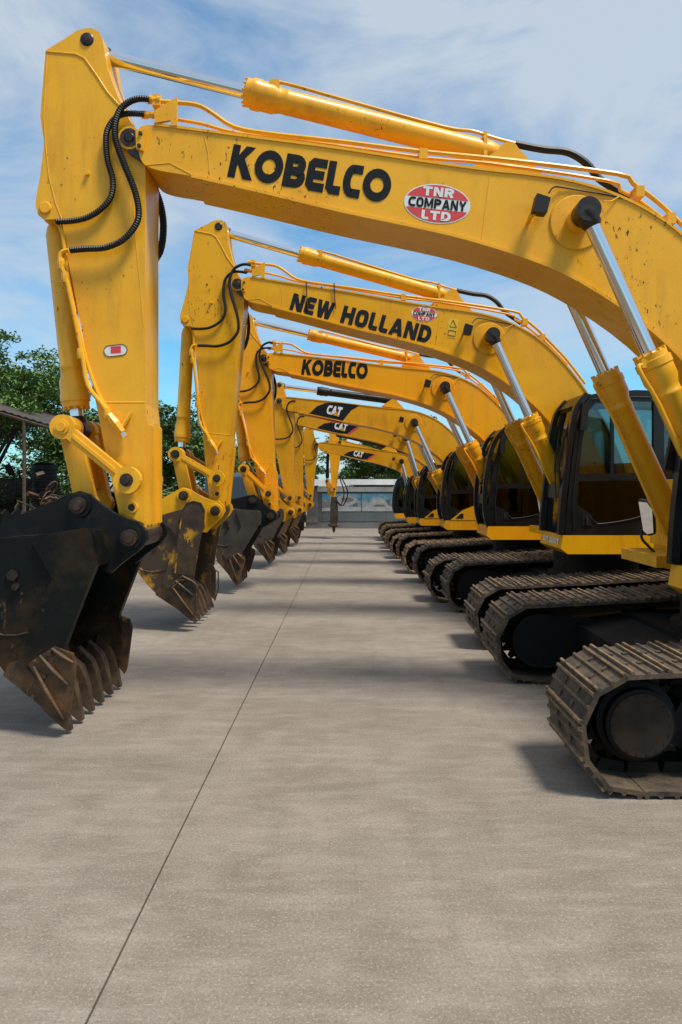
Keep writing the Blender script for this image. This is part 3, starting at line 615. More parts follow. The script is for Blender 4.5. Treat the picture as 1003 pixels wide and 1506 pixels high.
def text_part(name, text, quad, t, place, m, root, gap=.10, off=.003, wid=None):
    bm = bmesh.new()
    lettering(bm, text, t, lambda u, v, d: place(quad, u, v, off+d), gap, wid)
    return finish(name, bm, m, root)
def tnr_oval(root, cpx, rx, ry, rot, P):
    """P(px,py,off) -> local 3D on the boom face"""
    def el(sx, sy, a0=0, a1=360, n=48): return [(cpx[0]+sx*math.cos(R(a0+(a1-a0)*k/n))*math.cos(rot)-sy*math.sin(R(a0+(a1-a0)*k/n))*math.sin(rot),
                                                cpx[1]+sx*math.cos(R(a0+(a1-a0)*k/n))*math.sin(rot)+sy*math.sin(R(a0+(a1-a0)*k/n))*math.cos(rot)) for k in range(n)]
    bm = bmesh.new(); vs = [bm.verts.new(P(x, y, .003)) for x, y in el(rx, ry)]; bm.faces.new(vs)
    o = finish('oval_sticker', bm, M['white'], root)
    def to(x, y): return (cpx[0]+x*math.cos(rot)-y*math.sin(rot), cpx[1]+x*math.sin(rot)+y*math.cos(rot))
    bx, by = rx*.965, ry*.94
    for s_ in (-1, 1):   # red caps above and below the white band
        c = math.degrees(math.asin(.30)); bm = bmesh.new()
        pts = [to(bx*math.cos(R(a)), s_*by*math.sin(R(a))) for a in [c+(180-2*c)*k/24 for k in range(25)]]
        bm.faces.new([bm.verts.new(P(x, y, .0045)) for x, y in pts]); finish('red_cap', bm, M['red'], root)
    def q4(hw, y0, y1): return [to(-hw, y0), to(hw, y0), to(hw, y1), to(-hw, y1)]
    def pl(q, u, v, off):
        a = (q[3][0]+(q[2][0]-q[3][0])*u, q[3][1]+(q[2][1]-q[3][1])*u); b = (q[0][0]+(q[1][0]-q[0][0])*u, q[0][1]+(q[1][1]-q[0][1])*u)
        return P(a[0]+(b[0]-a[0])*v, a[1]+(b[1]-a[1])*v, off)
    text_part('lettering', 'TNR', q4(rx*.47, -ry*.83, -ry*.36), .26, pl, M['white'], root, .12, .006)
    text_part('lettering', 'COMPANY', q4(rx*.87, -ry*.24, ry*.26), .24, pl, M['letter'], root, .10, .006)
    text_part('lettering', 'LTD', q4(rx*.44, ry*.38, ry*.84), .26, pl, M['white'], root, .12, .006)
    return o

def excavator(k, yc, label, ym, a):
    s = a['s']
    root = bpy.data.objects.new('excavator', None); COL.objects.link(root); root.location = (0, yc, 0)
    tag(root, label, 'excavator', 'yellow excavators parked in a row')
    if k == 1: Ts = Tb = Tk = ID
    else:
        K_ = lambda px, lat: mk(yc, s, px[0], px[1], lat)
        Ts = sim(STK_T, STK_B, K_(a['top'], -.22), K_(a['bpin'], -.33))
        Tb = sim(NOSE, CYLP, K_(a['nose'], -.28), K_(a['cylp'], -.52))
        Tk = sim(STK_B, TIP, K_(a['bpin'], -.33), K_(a['tip'], -.64)) if 'tip' in a else None
    def g(T, px, py, ref, lat=None):     # photo point on machine 1 at lateral plane ref -> complex of this machine
        return T(m1(px, py, ref))
    def v3(T, px, py, ref, lat=None):
        p = g(T, px, py, ref); return Vector((p.real, (ref if lat is None else lat)*s, p.imag))
    sb = abs(Tb(1)-Tb(0)); ss = abs(Ts(1)-Ts(0))
    fine = k <= 3
    # ---- boom
    bt = cspline([g(Tb, x, y, -.28) for x, y in BOOM_TOP], 3); bb = cspline([g(Tb, x, y, -.28) for x, y in BOOM_BOT], 3); be = [g(Tb, x, y, -.28) for x, y in BOOM_END]
    bm = bmesh.new(); bprism(bm, bt + be + bb, -.28*s, .28*s)
    boom = finish('boom', bm, ym, root)
    def strip(name, P, th, w, parent, inward=1):
        bm = bmesh.new(); n = len(P); rings = []
        for i, p in enumerate(P):
            d = P[min(i+1, n-1)]-P[max(i-1, 0)]; d /= abs(d); nn = -1j*d*inward
            o_ = p - nn*.002; q_ = p-nn*th
            rings.append([bm.verts.new(v) for v in ((o_.real+nn.real*.010, -w, o_.imag+nn.imag*.010), (o_.real+nn.real*.010, w, o_.imag+nn.imag*.010), (q_.real, w, q_.imag), (q_.real, -w, q_.imag))])
        for r0, r1 in zip(rings, rings[1:]):
            for j in range(4): bm.faces.new((r0[j], r0[(j+1) % 4], r1[(j+1) % 4], r1[j]))
        bm.faces.new(rings[0]); bm.faces.new(rings[-1][::-1]); return finish(name, bm, ym, parent, bevel=.003 if fine else 0)
    strip('boom_top_plate', bt[12:], .014*s, .292*s, boom); strip('boom_bottom_plate', bb[:-9], .018*s, .300*s, boom)
    # nose boss and its pin
    npn = g(Tb, 190, 202, -.28)
    bm = bmesh.new(); blathe(bm, (npn.real, -.275*s, npn.imag), (npn.real, 9, npn.imag), [(0, .098*s), (.55*s, .098*s)], 26); finish('nose_boss', bm, ym, boom, smooth=True)
    bm = bmesh.new(); blathe(bm, (npn.real, -.282*s, npn.imag), (npn.real, 9, npn.imag), [(0, .078*s), (.564*s, .078*s)], 22); finish('greasy_recess', bm, M['pin'], boom, smooth=True)
    if fine:
        bm = bmesh.new(); bprism(bm, [g(Tb, x, y, -.30) for x, y in ((200, 194), (214, 189), (211, 222), (201, 220))], -.315*s, -.282*s); nb = finish('pin_bracket', bm, ym, boom, bevel=.005)
        for x, y in ((207, 197), (205, 215)):
            p = v3(Tb, x, y, -.31, -.315); bm = bmesh.new(); blathe(bm, p, p+Vector((0, -1, 0)), [(0, .018*s), (.018*s, .016*s)], 6); finish('bracket_bolt', bm, M['pin'], boom)
        bm = bmesh.new(); bprism(bm, [g(Tb, x, y, -.25) for x, y in ((184, 208), (206, 220), (213, 241), (190, 226))], -.272*s, -.225*s); finish('nose_web', bm, M['grease'], boom)
    bm = bmesh.new(); blathe(bm, (npn.real, -.335*s, npn.imag), (npn.real, 9, npn.imag), [(.04*s, .035*s), (.05*s, .045*s), (.62*s, .045*s), (.63*s, .035*s)], 9); finish('nose_pin', bm, M['grease'], boom, smooth=True)
    # stiffener seams on the near face (weld beads)
    def weld(T, L_, ref, parent, r=.006, lat=None):
        bm = bmesh.new(); btube(bm, [v3(T, x, y, ref, lat if lat is not None else ref) for x, y in L_], r*s, 6); finish('weld_seam', bm, ym, parent, smooth=True)
    if fine:
        weld(Tb, [(299, 195), (306, 225), (309, 262)], -.28, boom, .004); weld(Tb, [(721, 254), (716, 290), (708, 352)], -.28, boom, .004)
        weld(Tb, [(214, 243), (250, 240), (282, 257)], -.28, boom, .005)
    # cylinder pin boss on boom
    cpn = g(Tb, 862, 312, -.52); cpx = v3(Tb, 846, 322, -.28)
    bm = bmesh.new(); cc = complex(cpn.real, cpn.imag)
    blathe(bm, (cc.real, -.286*s, cc.imag), (cc.real, -9, cc.imag), [(0, .235*s), (.010, .225*s)], 36); finish('boss_plate', bm, ym, boom, smooth=True); bm = bmesh.new()
    blathe(bm, (cc.real, .286*s, cc.imag), (cc.real, 9, cc.imag), [(0, .235*s), (.010, .225*s)], 36)
    finish('boss_plate', bm, ym, boom, smooth=True)
    bm = bmesh.new(); blathe(bm, (cc.real, -.42*s, cc.imag), (cc.real, 9, cc.imag), [(0, .10*s), (.84*s, .10*s)], 24)
    finish('cylinder_boss', bm, ym, boom, smooth=True)
    bm = bmesh.new(); blathe(bm, (cc.real, -.60*s, cc.imag), (cc.real, 9, cc.imag), [(0, .075*s), (.012, .085*s), (.05*s, .085*s), (.051*s, .07*s), (1.14*s, .07*s), (1.15*s, .085*s), (1.2*s, .08*s)], 24)
    finish('cylinder_pin', bm, M['grease'], boom, smooth=True)
    # ---- stick
    so = [g(Ts, x, y, -.22) for x, y in STICK]
    bm = bmesh.new(); bprism(bm, so, -.22*s, .22*s); stick = finish('stick', bm, ym, root, bevel=.006 if fine else 0)
    tp = g(Ts, 128, 58, -.22)
    bm = bmesh.new(); blathe(bm, (tp.real, -.235*s, tp.imag), (tp.real, 9, tp.imag), [(0, .045*s), (.01, .058*s), (.46*s, .058*s), (.47*s, .045*s)], 22); finish('pivot_pin', bm, M['grease'], stick, smooth=True)
    lp = g(Ts, 67, 306, -.22)
    bm = bmesh.new(); blathe(bm, (lp.real, -.24*s, lp.imag), (lp.real, 9, lp.imag), [(0, .045*s), (.01, .052*s), (.47*s, .052*s), (.48*s, .045*s)], 22); finish('pivot_pin', bm, ym, stick, smooth=True)
    if fine:
        weld(Ts, [(68, 76), (112, 80), (124, 86), (140, 108), (158, 136), (178, 158)], -.22, stick, .009)
        weld(Ts, [(69, 82), (64, 172), (67, 214), (72, 260), (82, 300), (92, 325)], -.22, stick, .005)
        weld(Ts, [(142, 592), (213, 592)], -.22, stick, .007)
        # doubler plates beside the lower end and flange strips on the front face
        bm = bmesh.new(); bprism(bm, [g(Ts, x, y, -.22) for x, y in ((143, 594), (213, 594), (213, 770), (176, 754), (153, 653))], -.228*s, -.219*s); finish('doubler_plate', bm, ym, stick, bevel=.003)
        for l0, l1 in ((-.21, -.16), (-.11, -.06), (.12, .2)):
            e0, e1 = g(Ts, 216, 622, -.22), g(Ts, 216, 772, -.22); dx = .022*s*(e1-e0)/abs(e1-e0)*1j
            bm = bmesh.new(); bprism(bm, [e0, e1, e1+dx, e0+dx+(e1-e0)*.02], l0*s, l1*s); finish('wear_strip', bm, ym, stick, bevel=.004)
        weld(Ts, [(198, 250), (196, 300), (200, 360), (206, 420), (211, 480)], -.22, stick, .0035)
        p = v3(Ts, 129, 256, -.22); bm = bmesh.new(); blathe(bm, p, p+Vector((0, -1, 0)), [(0, .02*s), (.03*s, .018*s)], 10); finish('grease_nipple', bm, ym, stick)
        # lower bolt boss
        p = v3(Ts, 195, 746, -.22); bm = bmesh.new(); blathe(bm, p, p+Vector((0, -1, 0)), [(0, .05*s), (.03*s, .048*s)], 18); finish('lower_boss', bm, ym, stick, smooth=True)
        bm = bmesh.new(); blathe(bm, p+Vector((0, -.03*s, 0)), p+Vector((0, -1, 0)), [(0, .03*s), (.006, .03*s)], 14); finish('boss_plug', bm, M['grease'], stick, smooth=True)
    # ---- arm cylinder
    base = g(Tb, 745, 232, 0); tpc = complex(tp.real, tp.imag)
    axis = base-tpc; fr = {1: .365, 2: .34, 3: .36}.get(k, .33)
    cylm = M['blackpaint'] if a.get('blackcyl') else ym
    ac = hyd(root, 'arm_cylinder', (tpc.real, 0, tpc.imag), (base.real, 0, base.imag), 0.062*s, .104*sb, abs(axis)*fr, cylm, eye=.10*s, headlen=.32*s)
    # lugs holding the arm cylinder on the boom
    for yy in (-.17, .13):
        bm = bmesh.new(); b1, b2 = g(Tb, 690, 252, -.1), g(Tb, 800, 268, -.1)
        bprism(bm, [b1] + arc(base, .06*s, 100, 20, 6) + [b2], yy*s, (yy+.04)*s); finish('cylinder_lug', bm, ym, boom, bevel=.004)
    # ---- boom cylinders
    foot = a['foot']; L_ = abs(foot-cpn)
    for sg in (-1, 1):
        hyd(root, 'boom_cylinder', (cpn.real, sg*.52*s, cpn.imag), (foot.real, sg*.52*s, foot.imag), .062*s, .115*s, L_*a.get('bc', .40), ym, eye=.10*s, headlen=.30*s, pipe=(-.75, -.5, -.1))
    # ---- bucket cylinder + linkage
    rk = g(Ts, 190, 706, -.30); lk = mk(yc, s, *a['link'], -.36) if 'link' in a else g(Ts, 92, 628, -.36)
    if 'hammer' not in a:
        ear = g(Tk, 119.5, 743, -.33)
    else: ear = g(Ts, 140, 762, -.33)
    Lb = abs(lk-lp)
    hyd(root, 'bucket_cylinder', (lk.real, 0, lk.imag), (lp.real, 0, lp.imag), .055*s, .100*ss, max(.17*s, Lb*.10), M['blackpaint'] if a.get('blackcyl') else ym, eye=.09*s, headlen=.30*s)
    for sg in (-1, 1):
        bm = bmesh.new(); y0, y1 = sorted((sg*.30*s, sg*.375*s)); bprism(bm, bone(lk, rk, .105*s, .115*s, .052*s), y0, y1)
        rl = finish('rocker_link', bm, ym, root, bevel=.012*s)
        bm = bmesh.new(); d = rk-lk; bprism(bm, [lk+d*.17+.018j*s, lk+d*.83+.018j*s, lk+d*.83-.018j*s, lk+d*.17-.018j*s], sg*.375*s, sg*.392*s); finish('link_rib', bm, ym, rl)
        for yy in (sg*.19,):
            bm = bmesh.new(); bprism(bm, bone(lk, ear, .10*s, .10*s, .085*s), (yy-.045)*s, (yy+.045)*s); finish('bucket_link', bm, ym, root, bevel=.008)
    bm = bmesh.new(); m0 = lk+(ear-lk)*.35; m1_ = lk+(ear-lk)*.8; nn = (ear-lk)/abs(ear-lk)*1j*.03*s
    bprism(bm, [m0+nn, m1_+nn, m1_-nn, m0-nn], -.145*s, .145*s); finish('link_crossplate', bm, ym, root)
    boltpin(root, lk, .41*s, s, .062*s, ym if k == 1 else M['grease']); boltpin(root, rk, .41*s, s, .055*s, M['pin'])
    # ---- bucket
    if 'hammer' not in a:
        bmt, emt, smt = a['bm'], a['em'], M['bucketrust']
        EAR = [(-60, 800), (0, 770), (52, 749), (104, 727), (119, 722), (133, 727), (150, 741), (168, 753), (186, 762), (205, 767), (216, 780), (218, 794), (208, 808), (183, 826), (165, 842), (140, 835), (60, 815)]
        SIDE = [(53, 790), (80, 784), (130, 776), (136, 800), (143, 833), (122, 886), (98, 949), (104, 985), (99, 1040), (86, 1052), (74, 1046), (50, 1026), (8, 990), (-12, 965), (-48, 905), (-62, 855), (-52, 812), (-15, 792)]
        zb = -.67*s
        # wrapper plate
        W = [(143, 833), (134, 782), (80, 787), (30, 789), (-15, 795), (-50, 814), (-59, 855), (-46, 903), (-10, 965), (10, 990), (42, 1019), (72, 1046)]
        P = [g(Tk, x, y, -.67) for x, y in W]; P = cspline(P, 3); bm = bmesh.new(); rings = []
        for i, p in enumerate(P):
            d = P[min(i+1, len(P)-1)]-P[max(i-1, 0)]; d /= abs(d); q_ = p + d*1j*.03*s
            rings.append([bm.verts.new(v) for v in ((p.real, zb+.036*s, p.imag), (p.real, -zb-.036*s, p.imag), (q_.real, -zb-.036*s, q_.imag), (q_.real, zb+.036*s, q_.imag))])
        for r0, r1 in zip(rings, rings[1:]):
            for j in range(4): bm.faces.new((r0[j], r0[(j+1) % 4], r1[(j+1) % 4], r1[j]))
        bm.faces.new(rings[0]); bm.faces.new(rings[-1][::-1]); bk = finish('bucket', bm, bmt, root, smooth=True)
        for ya in (zb, -zb-.035*s):
            bm = bmesh.new(); bprism(bm, [g(Tk, x, y, -.67) for x, y in SIDE], ya, ya+.035*s); finish('side_plate', bm, bmt, bk, bevel=.006)
        for sg in (-1, 1):
            y0, y1 = sorted((sg*.31*s, sg*.37*s)); bm = bmesh.new(); bprism(bm, [g(Tk, x, y, -.33) for x, y in EAR], y0, y1); finish('bucket_ear', bm, emt, bk, bevel=.008)
            # raised side strip (the bent stiffener seen on the near cheek) and side cutter
            y0, y1 = sorted((sg*.672*s, sg*.715*s))
            bm = bmesh.new(); bprism(bm, [g(Tk, x, y, -.67) for x, y in ((53, 790), (60, 786), (130, 776), (143, 833), (98, 949), (104, 985), (70, 1012), (28, 965), (80, 850), (52, 800))], y0, y1); finish('cheek_strip', bm, bmt, bk, bevel=.008)
            y0, y1 = sorted((sg*.717*s, sg*.755*s))
            bm = bmesh.new(); bprism(bm, [g(Tk, x, y, -.67) for x, y in ((48, 972), (84, 948), (112, 958), (117, 975), (108, 1045), (103, 1058), (92, 1045))], y0, y1); sc_ = finish('side_cutter', bm, smt, bk, bevel=.008)
            for (x0, y0_), (x1, y1_) in (((56, 975), (100, 1052)), ((66, 960), (106, 1002)), ((84, 950), (114, 970))):
                bm = bmesh.new(); btube(bm, [v3(Tk, x0, y0_, -.67, sg*.767), v3(Tk, (x0+x1)/2, (y0_+y1_)/2, -.67, sg*.78), v3(Tk, x1, y1_, -.67, sg*.767)], [.014*s, .02*s, .012*s], 6); finish('cutter_rib', bm, smt, bk)
            for x, y in ((56, 972), (80, 957), (72, 990)):
                p = v3(Tk, x, y, -.67, sg*.75); bm = bmesh.new(); blathe(bm, p, p+Vector((0, sg, 0)), [(0, .022*s), (.025*s, .020*s)], 6); finish('cutter_bolt', bm, M['pin'], bk)
            # weld line round the heel
            bm = bmesh.new(); btube(bm, [v3(Tk, x, y, -.67, sg*.675) for x, y in ((-45, 905), (-20, 925), (5, 934), (25, 934), (42, 930))], .008*s, 6); finish('weld_seam', bm, M['pin'], bk)
            # lower wear plate
            y0, y1 = sorted((sg*.672*s, sg*.69*s)); bm = bmesh.new(); bprism(bm, [g(Tk, x, y, -.67) for x, y in ((14, 975), (34, 968), (70, 1014), (98, 1060), (90, 1062), (52, 1030), (6, 992))], y0, y1); finish('wear_plate', bm, smt, bk, bevel=.006)
        p = v3(Tk, 19, 846, -.67, -.675); bm = bmesh.new(); blathe(bm, p, p+Vector((0, -1, 0)), [(0, .05*s), (.02*s, .046*s)], 6); finish('drain_plug', bm, M['grease'], bk); bm = bmesh.new(); blathe(bm, p+Vector((.03*s, 0, -.09*s)), p+Vector((.03*s, -1, -.09*s)), [(0, .035*s), (.03*s, .03*s)], 6); finish('drain_plug', bm, M['grease'], bk)
        for i in range(6):     # teeth
            yy = (-.625+.25*i)*s
            a0, a1, tip = g(Tk, 52, 1029, -.67), g(Tk, 62, 983, -.67), g(Tk, 103.6, 1079, -.64)
            mid0, mid1 = g(Tk, 90, 1066, -.65), g(Tk, 98.5, 1043, -.65)
            bm = bmesh.new(); rings = []
            q0, q1 = a0*.55+mid0*.45, g(Tk, 85, 1004, -.66)
            for (u0, u1, w) in ((a0, a1, .045), (q0, q1, .066), (q0*.5+mid0*.5, (q1+mid1)/2+(mid1-mid0)*.10, .062), (mid0, mid1, .048), (tip-(tip-mid0)*.25, tip+(mid1-mid0)*.22, .030)):
                rings.append([bm.verts.new(v) for v in ((u0.real, yy-w*s, u0.imag), (u0.real, yy+w*s, u0.imag), (u1.real, yy+w*s*.8, u1.imag), (u1.real, yy-w*s*.8, u1.imag))])
            for r0, r1 in zip(rings, rings[1:]):
                for j in range(4): bm.faces.new((r0[j], r0[(j+1) % 4], r1[(j+1) % 4], r1[j]))
            bm.faces.new(rings[0]); bm.faces.new(rings[-1][::-1]); finish('tooth', bm, M['tooth'], bk, bevel=.018*s, seg=2, smooth=True)
        if k == 2:      # worn stiffener with yellow edges on the cheeks
            S2 = [K_(p, -.69) for p in ((259, 842), (264, 789), (270, 750), (276, 740), (286, 737), (297, 740), (302, 750), (301, 767), (294, 799), (286, 848))]
            C2 = [K_(p, -.69) for p in ((255, 864), (268, 852), (280, 851), (293, 860), (293, 889), (287, 908), (280, 905), (262, 880))]
            for sg in (-1, 1):
                y0, y1 = sorted((sg*.716*s, sg*.752*s)); bm = bmesh.new(); bprism(bm, S2, y0, y1); finish('cheek_stiffener', bm, M['bucketbrown2'], bk, bevel=.008)
                bm = bmesh.new(); btube(bm, [(p.real, sg*.752*s, p.imag) for p in S2], .011, 6); finish('stiffener_edge', bm, M['yworn'], bk)
                bm = bmesh.new(); btube(bm, [(p.real, sg*.775*s, p.imag) for p in C2[:6]], .011, 6); finish('cutter_edge', bm, M['yworn'], bk)
        bpn = g(Tk, 194, 790, -.33)
        for pc in (ear, bpn):
            for sg in (-1, 1):
                bm = bmesh.new(); blathe(bm, (pc.real, sg*.371*s, pc.imag), (pc.real, sg*9, pc.imag), [(0, .105*s), (.02*s, .10*s)], 26); finish('ear_boss', bm, emt, bk, smooth=True)
                bm = bmesh.new(); blathe(bm, (pc.real, sg*.391*s, pc.imag), (pc.real, sg*9, pc.imag), [(0, .07*s), (.035*s, .068*s), (.036*s, .045*s), (.055*s, .04*s)], 22); finish('ear_pin', bm, M['pin'], bk, smooth=True)
        bm = bmesh.new(); blathe(bm, (bpn.real, -.30*s, bpn.imag), (bpn.real, 9, bpn.imag), [(0, .10*s), (.60*s, .10*s)], 26); finish('pivot_sleeve', bm, M['pin'], bk, smooth=True)
    else:
        hb = a['hammer']; z = yc; c = lambda px, py: mk(yc, s, px, py, 0)
        bp = c(*hb[0]); w = .15
        bm = bmesh.new(); bt_, bz = bp.imag+.1, bp.imag-.95
        bx = bp.real
        bprism(bm, [complex(bx-.09, bt_), complex(bx+.11, bt_), complex(bx+.14, bt_-.32), complex(bx+.16, bt_-.75), complex(bx+.12, bt_-1.02), complex(bx-.12, bt_-1.02), complex(bx-.15, bt_-.75), complex(bx-.12, bt_-.32)], -.2, .2)
        hm = finish('breaker_hammer', bm, M['bucketbrown'], root, bevel=.02)
        bm = bmesh.new(); blathe(bm, (bx, 0, bt_-.98), (bx, 0, -9), [(0, .17), (.04, .24), (.09, .20), (.12, .09)], 18); finish('hammer_collar', bm, M['bucketrust'], hm, smooth=True)
        bm = bmesh.new(); blathe(bm, (bx, 0, bt_-1.08), (bx, 0, -9), [(0, .055), (bt_-1.08-.32, .055), (bt_-1.08-.22, .02)], 14); finish('chisel', bm, M['bucketbrown'], hm, smooth=True)
        for dx in (.25, .34):
            bm = bmesh.new(); btube(bm, spline([(bx+.1, -.2, bt_-.1), (bx+dx, -.25, bt_-.3), (bx+dx*1.5, -.2, bt_+.15), (bx+dx, -.22, bt_+.6), (bx+.18, -.2, bt_+.8)], 5), .022, 6); finish('hammer_hose', bm, M['rubber'], root)
    # ---- hoses and pipes
    def pipe(name, T, L_, ref, r, parent, m, rip=False, n=4, lat=None):
        P = spline([v3(T, q_[0], q_[1], ref, q_[2] if len(q_) > 2 else lat) for q_ in L_], n)
        bm = bmesh.new()
        if rip: P, rr = corrug(P, r*s, .020*s); btube(bm, P, rr, 8)
        else: btube(bm, P, r*s, 8)
        return finish(name, bm, m, parent, smooth=not rip)
    hose_r = .030 if k == 1 else .022
    def conn(Lpx): return Lpx
    A = [(219, 146), (205, 145), (190, 150), (177, 161), (170, 180), (170, 205), (182, 240), (198, 280), (204, 310), (200, 330), (182, 352), (155, 364), (125, 366), (103, 368)]
    B = [(212, 168), (195, 167), (178, 169), (164, 180), (156, 200), (158, 235), (166, 265), (163, 290), (148, 308), (128, 320), (105, 325), (82, 326)]
    rip = (k == 1)
    if k <= 3:
        pipe('hydraulic_hose', Ts, A, -.30, hose_r, root, M['rubber'], rip); pipe('hydraulic_hose', Ts, B, -.27, hose_r*.92, root, M['rubber'], rip)
    elif 'hammer' not in a:
        pipe('hydraulic_hose', Ts, A, -.28, .02, root, M['rubber'])
    if k <= 3:
        pipe('hydraulic_hose', Ts, [(214, 250, .24), (232, 290, .27), (239, 330, .27), (234, 372, .25), (214, 395, .23)], .24, hose_r*1.2, root, M['rubber'], rip)
    # pipes along the boom top
    if not a.get('blackcyl'):
        pipe('oil_pipe', Tb, [(222, 147), (245, 150), (288, 154), (312, 166), (345, 187), (400, 197), (500, 208), (620, 223), (750, 236), (908, 256), (931, 270), (968, 298), (1003, 331), (1050, 378), (1100, 440)], -.24, .020, boom, ym, lat=-.24, n=3)
        pipe('oil_pipe', Tb, [(214, 169), (235, 172), (262, 176), (300, 183), (350, 196), (450, 208), (630, 233), (715, 240), (893, 266), (912, 280), (935, 292), (970, 318), (1003, 346), (1050, 393)], -.16, .016, boom, ym, lat=-.16, n=3)
        for (x, y) in ((232, 150), (622, 228), (938, 283), (984, 322)):
            p = v3(Tb, x, y, -.22, -.2); bm = bmesh.new(); h = .035*s; bbox(bm, p.x-h, p.x+h, p.y-.08*s, p.y+.08*s, p.z-h*1.6, p.z+h); finish('pipe_clamp', bm, ym, boom, bevel=.006)
        if fine:
            bm = bmesh.new(); bprism(bm, [g(Tb, x, y, -.26) for x, y in ((229, 166), (262, 146), (262, 188), (254, 188), (252, 180), (229, 184))], -.30*s, -.27*s); finish('pipe_bracket', bm, ym, boom, bevel=.005)
            for x, y, lt in ((222, 147, -.26), (214, 169, -.24)):
                p = v3(Tb, x, y, lt, lt); bm = bmesh.new(); blathe(bm, p+Vector((-.03, 0, 0)), p+Vector((9, 0, 0)), [(0, .034*s), (.05*s, .034*s), (.052*s, .026*s), (.08*s, .026*s), (.082*s, .032*s), (.11*s, .032*s)], 12); finish('hose_fitting', bm, ym, boom)
        # pipe along the arm cylinder and the black hose down to the boom
        pipe('oil_pipe', Tb, [(403, 119, -.05), (440, 128, -.05), (500, 145, -.05), (650, 186, -.05), (695, 193, -.05), (730, 204, -.05), (758, 211, -.05)], -.05, .016, ac, ym)
        pipe('hydraulic_hose', Tb, [(758, 212), (800, 220), (835, 224), (862, 240), (880, 262), (902, 277), (925, 292)], -.05, .034 if k < 3 else .028, root, M['rubber'], False)
        p = v3(Tb, 403, 127, -.05, -.05); bm = bmesh.new(); bbox(bm, p.x-.03*s, p.x+.05*s, p.y-.05*s, p.y+.05*s, p.z-.06*s, p.z+.04*s); finish('pipe_flange', bm, ym, ac, bevel=.006)
        p = v3(Tb, 712, 215, -.05, -.05); bm = bmesh.new(); bbox(bm, p.x-.012*s, p.x+.02*s, p.y-.05*s, p.y+.05*s, p.z-.14*s, p.z+.11*s); finish('pipe_stay', bm, ym, ac, bevel=.004)
    # stick pipes
    if fine:
        pipe('oil_pipe', Ts, [(101, 368), (90, 372), (89, 388), (99, 416), (120, 517), (129, 566), (150, 594), (174, 629)], -.27, .020, stick, ym, n=3)
        pipe('oil_pipe', Ts, [(82, 326), (92, 345), (101, 416), (124, 518), (139, 566), (153, 594), (172, 622)], -.235, .017, stick, ym, n=3)
        for x, y in ((92, 388), (98, 408), (121, 520), (160, 608)):
            p = v3(Ts, x, y, -.26, -.26); bm = bmesh.new(); blathe(bm, p+Vector((-.012*s, 0, .045*s)), p+Vector((.012*s, 0, -9)), [(0, .03*s), (.03*s, .034*s), (.06*s, .034*s), (.09*s, .03*s)], 10); finish('pipe_clamp', bm, ym, stick)
        p0, p1 = v3(Ts, 160, 610, -.28, -.28), v3(Ts, 180, 636, -.28, -.28)
        bm = bmesh.new(); btube(bm, [p0, p0.lerp(p1, .5), p1], [.032*s, .045*s, .035*s], 6); btube(bm, [p0.lerp(p1, .85), v3(Ts, 192, 607, -.25, -.25)], .017*s, 6); finish('shutoff_valve', bm, ym, stick, bevel=.003)
        bm = bmesh.new(); btube(bm, [p1, p1+(p1-p0)*.25], .022*s, 8); finish('valve_cap', bm, M['chrome'], stick)
        # bucket cylinder guard pipe
    # work light and cables
    if k <= 6 and 'hammer' not in a:
        p = v3(Tb, 796, 300, -.46, -.42); bm = bmesh.new()
        bprism(bm, [complex(p.x, p.z)+c_*s for c_ in (-.07-.06j, .045-.075j, .075+.05j, -.035+.085j)], p.y-.055*s, p.y+.055*s)
        wl = finish('work_light', bm, M['rubber'], boom, bevel=.018, seg=2, smooth=True); wl.rotation_euler = (0, 0, 0)
        if fine:
            bm = bmesh.new(); btube(bm, [v3(Tb, 778, 326, -.30, -.29), v3(Tb, 779, 320, -.34, -.36), v3(Tb, 788, 312, -.40, -.40)], .02*s, 8); finish('lamp_bracket', bm, ym, boom)
            pipe('cable', Tb, [(803, 290, -.42), (812, 278, -.36), (826, 273, -.30), (860, 278, -.29), (900, 284, -.29), (925, 290, -.28)], -.33, .007, boom, M['rubber'], n=4)
            pipe('grease_line', Tb, [(880, 304, -.45), (900, 295, -.32), (912, 287, -.29), (922, 284, -.25)], -.33, .006, boom, ym, n=3)
    # ---- lettering
    def P2(px, py, off):
        p = g(Tb, px, py, -.28); return Vector((p.real, -.28*s-off, p.imag))
    def plc(q, u, v, off):
        x = (q[3][0]+(q[2][0]-q[3][0])*u)*(1-v)+(q[0][0]+(q[1][0]-q[0][0])*u)*v; y = (q[3][1]+(q[2][1]-q[3][1])*u)*(1-v)+(q[0][1]+(q[1][1]-q[0][1])*u)*v
        return P2(x, y, off)
    if a['mark'] == 'K':
        q = a.get('lq', [(344, 212), (579, 252), (571, 300), (334, 260)])
        text_part('lettering', 'KOBELCO', q, .27, plc, M['letter'], boom, .055, .003, KOB)
    if a['mark'] == 'N':
        text_part('lettering', 'NEW HOLLAND', [(338, 222), (703, 301), (692, 345), (326, 268)], .27, plc, M['letterblue'], boom, .10)
